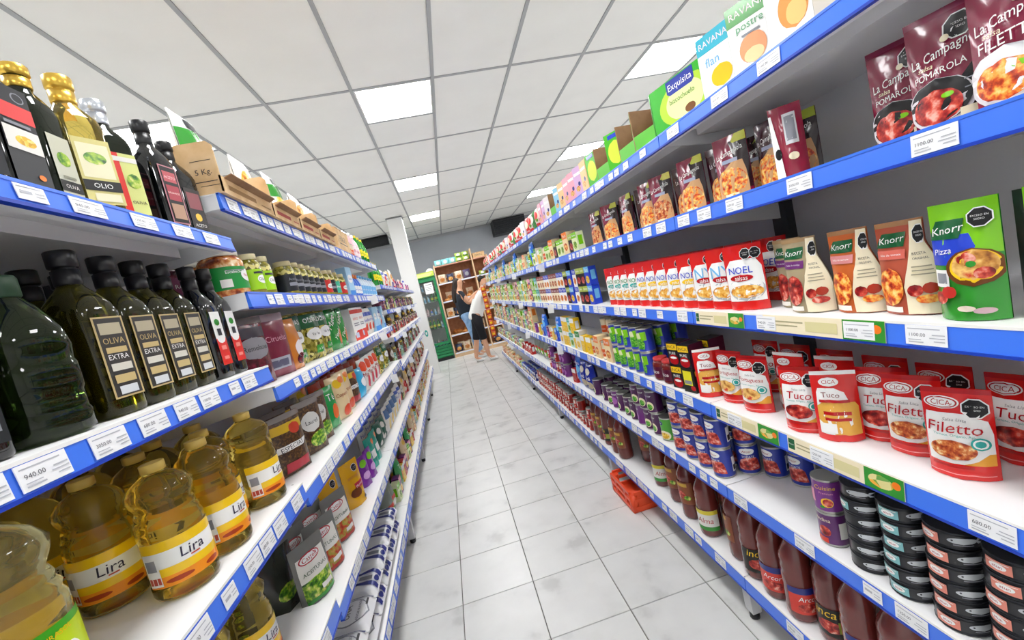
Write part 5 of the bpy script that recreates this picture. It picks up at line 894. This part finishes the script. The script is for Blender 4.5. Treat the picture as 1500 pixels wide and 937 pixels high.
def person(label, loc, J, arms, top, bottom, topm, botm, shoem, hairm, hair, bot_end, toes, sleeve=.55):
    t = thing('person', label, 'person', loc)
    N = {'pel': (*J['pel'], (.085, .095)), 'abd': (*J['abd'], (.08, .09)), 'che': (*J['che'], (.09, .11)), 'nek': (*J['nek'], .055), 'hd1': (*J['hd1'], (.07, .066)), 'hd2': (*J['hd2'], (.092, .08)), 'hd3': (*J['hd3'], (.075, .07))}
    E = chain('pel', 'abd', 'che', 'nek', 'hd1', 'hd2', 'hd3')
    for s in 'lr':
        N['hip'+s] = (*J['hip'+s], .07); N['kne'+s] = (*J['kne'+s], .056); N['cal'+s] = (*[(a*2+b)/3 for a, b in zip(J['kne'+s], J['ank'+s])], .056); N['ank'+s] = (*J['ank'+s], .038); N['toe'+s] = (*toes[s], .034)
        E += chain('pel', 'hip'+s, 'kne'+s, 'cal'+s, 'ank'+s, 'toe'+s)
        N['sho'+s] = (*J['sho'+s], .062); N['elb'+s] = (*J['elb'+s], .041); N['wri'+s] = (*J['wri'+s], .027); E += chain('che', 'sho'+s, 'elb'+s, 'wri'+s)
        hand(N, E, 'wri'+s, arms[s], 'h'+s, 1 if s == 'l' else -1)
    skin('body', N, E, SKIN, 'pel', t)
    g = lambda k, f: tuple(N[k][:3])+((N[k][3][0]*f, N[k][3][1]*f) if isinstance(N[k][3], tuple) else N[k][3]*f,)
    T = {k: g(k, 1.62) for k in ('pel', 'abd', 'che')}; T['top'] = (*[(a*.55+b*.45) for a, b in zip(J['che'], J['nek'])], .085); TE = chain('pel', 'abd', 'che', 'top')
    T['low'] = (J['pel'][0]+.01, J['pel'][1], J['pel'][2]-.07, (.16, .18)); TE.append(('pel', 'low'))
    for s in 'lr':
        T['sho'+s] = g('sho'+s, 1.25); e = [a*(1-sleeve)+b*sleeve for a, b in zip(J['sho'+s], J['elb'+s])]; T['slv'+s] = (*e, .066); TE += chain('che', 'sho'+s, 'slv'+s)
    skin(top, T, TE, topm, 'abd', t)
    B = {'pel': g('pel', 1.68), 'wst': (*[(a*.55+b*.45) for a, b in zip(J['pel'], J['abd'])], (.135, .15))}; BE = [('pel', 'wst')]
    for s in 'lr':
        B['hip'+s] = g('hip'+s, 1.5); k = [a*(1-bot_end)+b*bot_end for a, b in zip(J['hip'+s], J['kne'+s])] if bot_end <= 1 else J['kne'+s]
        B['kne'+s] = (*k, .08 if bot_end < 1.5 else .07); BE += chain('pel', 'hip'+s, 'kne'+s)
        if bot_end > 1:
            f = bot_end-1; q = [a*(1-f)+b*f for a, b in zip(J['kne'+s], J['ank'+s])]; B['hem'+s] = (*q, .082 if bot_end < 1.5 else .062); BE += [('kne'+s, 'hem'+s)]
    skin(bottom, B, BE, botm, 'pel', t)
    for s in 'lr':
        a = Vector(J['ank'+s]); q = Vector(toes[s]); d = (q-a); d.z = 0; d.normalize()
        skin('shoe', {'h': (a.x-d.x*.04, a.y-d.y*.04, .045, (.042, .042)), 'm': (a.x+d.x*.05, a.y+d.y*.05, .04, (.045, .038)), 't': (q.x+d.x*.05, q.y+d.y*.05, .03, (.042, .028)), 'a': (a.x, a.y, .085, .046)}, [('h', 'm'), ('m', 't'), ('h', 'a')], shoem, 'h', t, 1)
    skin('hair', {k: v for k, v in hair.items()}, chain(*hair), hairm, list(hair)[0], t)
    h = Vector(J['hd2']); fd = Vector(J['face']).normalized(); sd = fd.cross(Vector((0, 0, 1))).normalized()
    fm = MB()
    for s in (-1, 1):
        e = h+fd*.083+sd*.03*s; fm.loft([(e.z-.008, .003), (e.z-.004, .008), (e.z+.004, .008), (e.z+.008, .003)], BLACK, 8, off=(e.x, e.y))
    obj('eyes', fm, t); n_ = h+fd*.09
    obj('nose', MB().tube([n_+Vector((0, 0, .01)), n_+fd*.018+Vector((0, 0, -.028)), n_+Vector((0, 0, -.036))], [.006, .012, .008], SKIN), t)
    m_ = h+fd*.082+Vector((0, 0, -.062)); obj('mouth', MB().tube([m_-sd*.022, m_+fd*.006, m_+sd*.022], [.003, .006, .003], mat('a8584c', .5)), t)
    return t
DK = mat('2b2019', .5); 
# woman in dark tee and jeans, facing right, one arm reaching to the shelf
Jw = dict(pel=(-.08, 0, .93), abd=(-.1, 0, 1.08), che=(-.12, 0, 1.3), nek=(-.1, 0, 1.44), hd1=(-.075, 0, 1.52), hd2=(-.06, 0, 1.6), hd3=(-.06, 0, 1.67), face=(1, -.15, 0),
          hipl=(-.07, .09, .86), hipr=(-.07, -.09, .86), knel=(-.0, .1, .48), kner=(-.03, -.1, .48), ankl=(.06, .1, .075), ankr=(-.02, -.1, .075),
          shol=(-.1, .17, 1.37), shor=(-.1, -.17, 1.37), elbl=(.06, .2, 1.2), elbr=(.02, -.18, 1.14), wril=(.25, .16, 1.33), wrir=(.2, -.06, 1.27))
person('person with long dark hair in dark tee and blue jeans reaching to shelf', (.41, 8.62, 0), Jw, {'l': (1, -.1, .2), 'r': (1, .1, .25)}, 'tee_shirt', 'jeans', mat('1d2530', .7), mottled(['6a8fb8', '86a8cc', '98b8d8'], 12, rough=.8), mat('e4e4e2', .5), DK,
       {'a': (-.06, 0, 1.685, (.08, .07)), 'b': (-.115, 0, 1.62, (.075, .085)), 'c': (-.17, 0, 1.48, (.055, .08)), 'd': (-.215, 0, 1.32, (.045, .07)), 'e': (-.23, 0, 1.2, (.025, .04))}, 1.92, {'l': (.18, .1, .035), 'r': (.1, -.1, .035)})
# person in white tee and black shorts, leaning forward to the rack
Jm = dict(pel=(-.02, 0, .9), abd=(.05, 0, 1.04), che=(.15, 0, 1.22), nek=(.23, 0, 1.37), hd1=(.26, 0, 1.43), hd2=(.285, 0, 1.5), hd3=(.295, 0, 1.57), face=(1, 0, -.25),
          hipl=(-.02, .1, .84), hipr=(-.02, -.1, .84), knel=(-.1, .1, .47), kner=(.02, -.09, .47), ankl=(-.2, .1, .075), ankr=(.05, -.08, .075),
          shol=(.2, .18, 1.3), shor=(.2, -.18, 1.3), elbl=(.3, .21, 1.08), elbr=(.28, -.2, 1.07), wril=(.42, .14, 1.2), wrir=(.44, -.1, 1.18))
person('person in white tee and black shorts leaning towards the far rack end', (.50, 7.98, 0), Jm, {'l': (1, 0, .2), 'r': (1, 0, .1)}, 'tee_shirt', 'shorts', mat('eeeeea', .75), mat('14141a', .8), mat('efefed', .5), mat('15120f', .5),
       {'a': (.29, 0, 1.6, (.085, .078)), 'b': (.235, 0, 1.55, (.06, .075)), 'c': (.215, 0, 1.49, (.035, .06))}, 1.12, {'l': (-.08, .1, .035), 'r': (.17, -.08, .035)})

# ------------------------------------------------------------------ complete the labels of repeated goods
ORD = ['first', 'second', 'third', 'fourth', 'fifth', 'sixth', 'seventh', 'eighth', 'ninth', 'tenth', 'eleventh', 'twelfth', 'thirteenth', 'fourteenth', 'fifteenth', 'sixteenth', 'seventeenth', 'eighteenth', 'nineteenth', 'twentieth']
TENS = {2: 'twenty', 3: 'thirty', 4: 'forty'}
def ordinal(n):
    if n <= 20: return ORD[n-1]
    return TENS[n//10]+'-'+ORD[n % 10-1] if n % 10 else {3: 'thirtieth', 4: 'fortieth'}[n//10]
byl = {}
for it in PENDING: byl.setdefault((it[1], it[2]), []).append(it)
for (desc, shelf), L in byl.items():
    L.sort(key=lambda it: it[3])
    for i, it in enumerate(L):
        it[0]['label'] = '%s, %s%s' % (desc, shelf, '' if len(L) == 1 else ', %s from camera' % ordinal(i+1) if i else ', nearest camera')
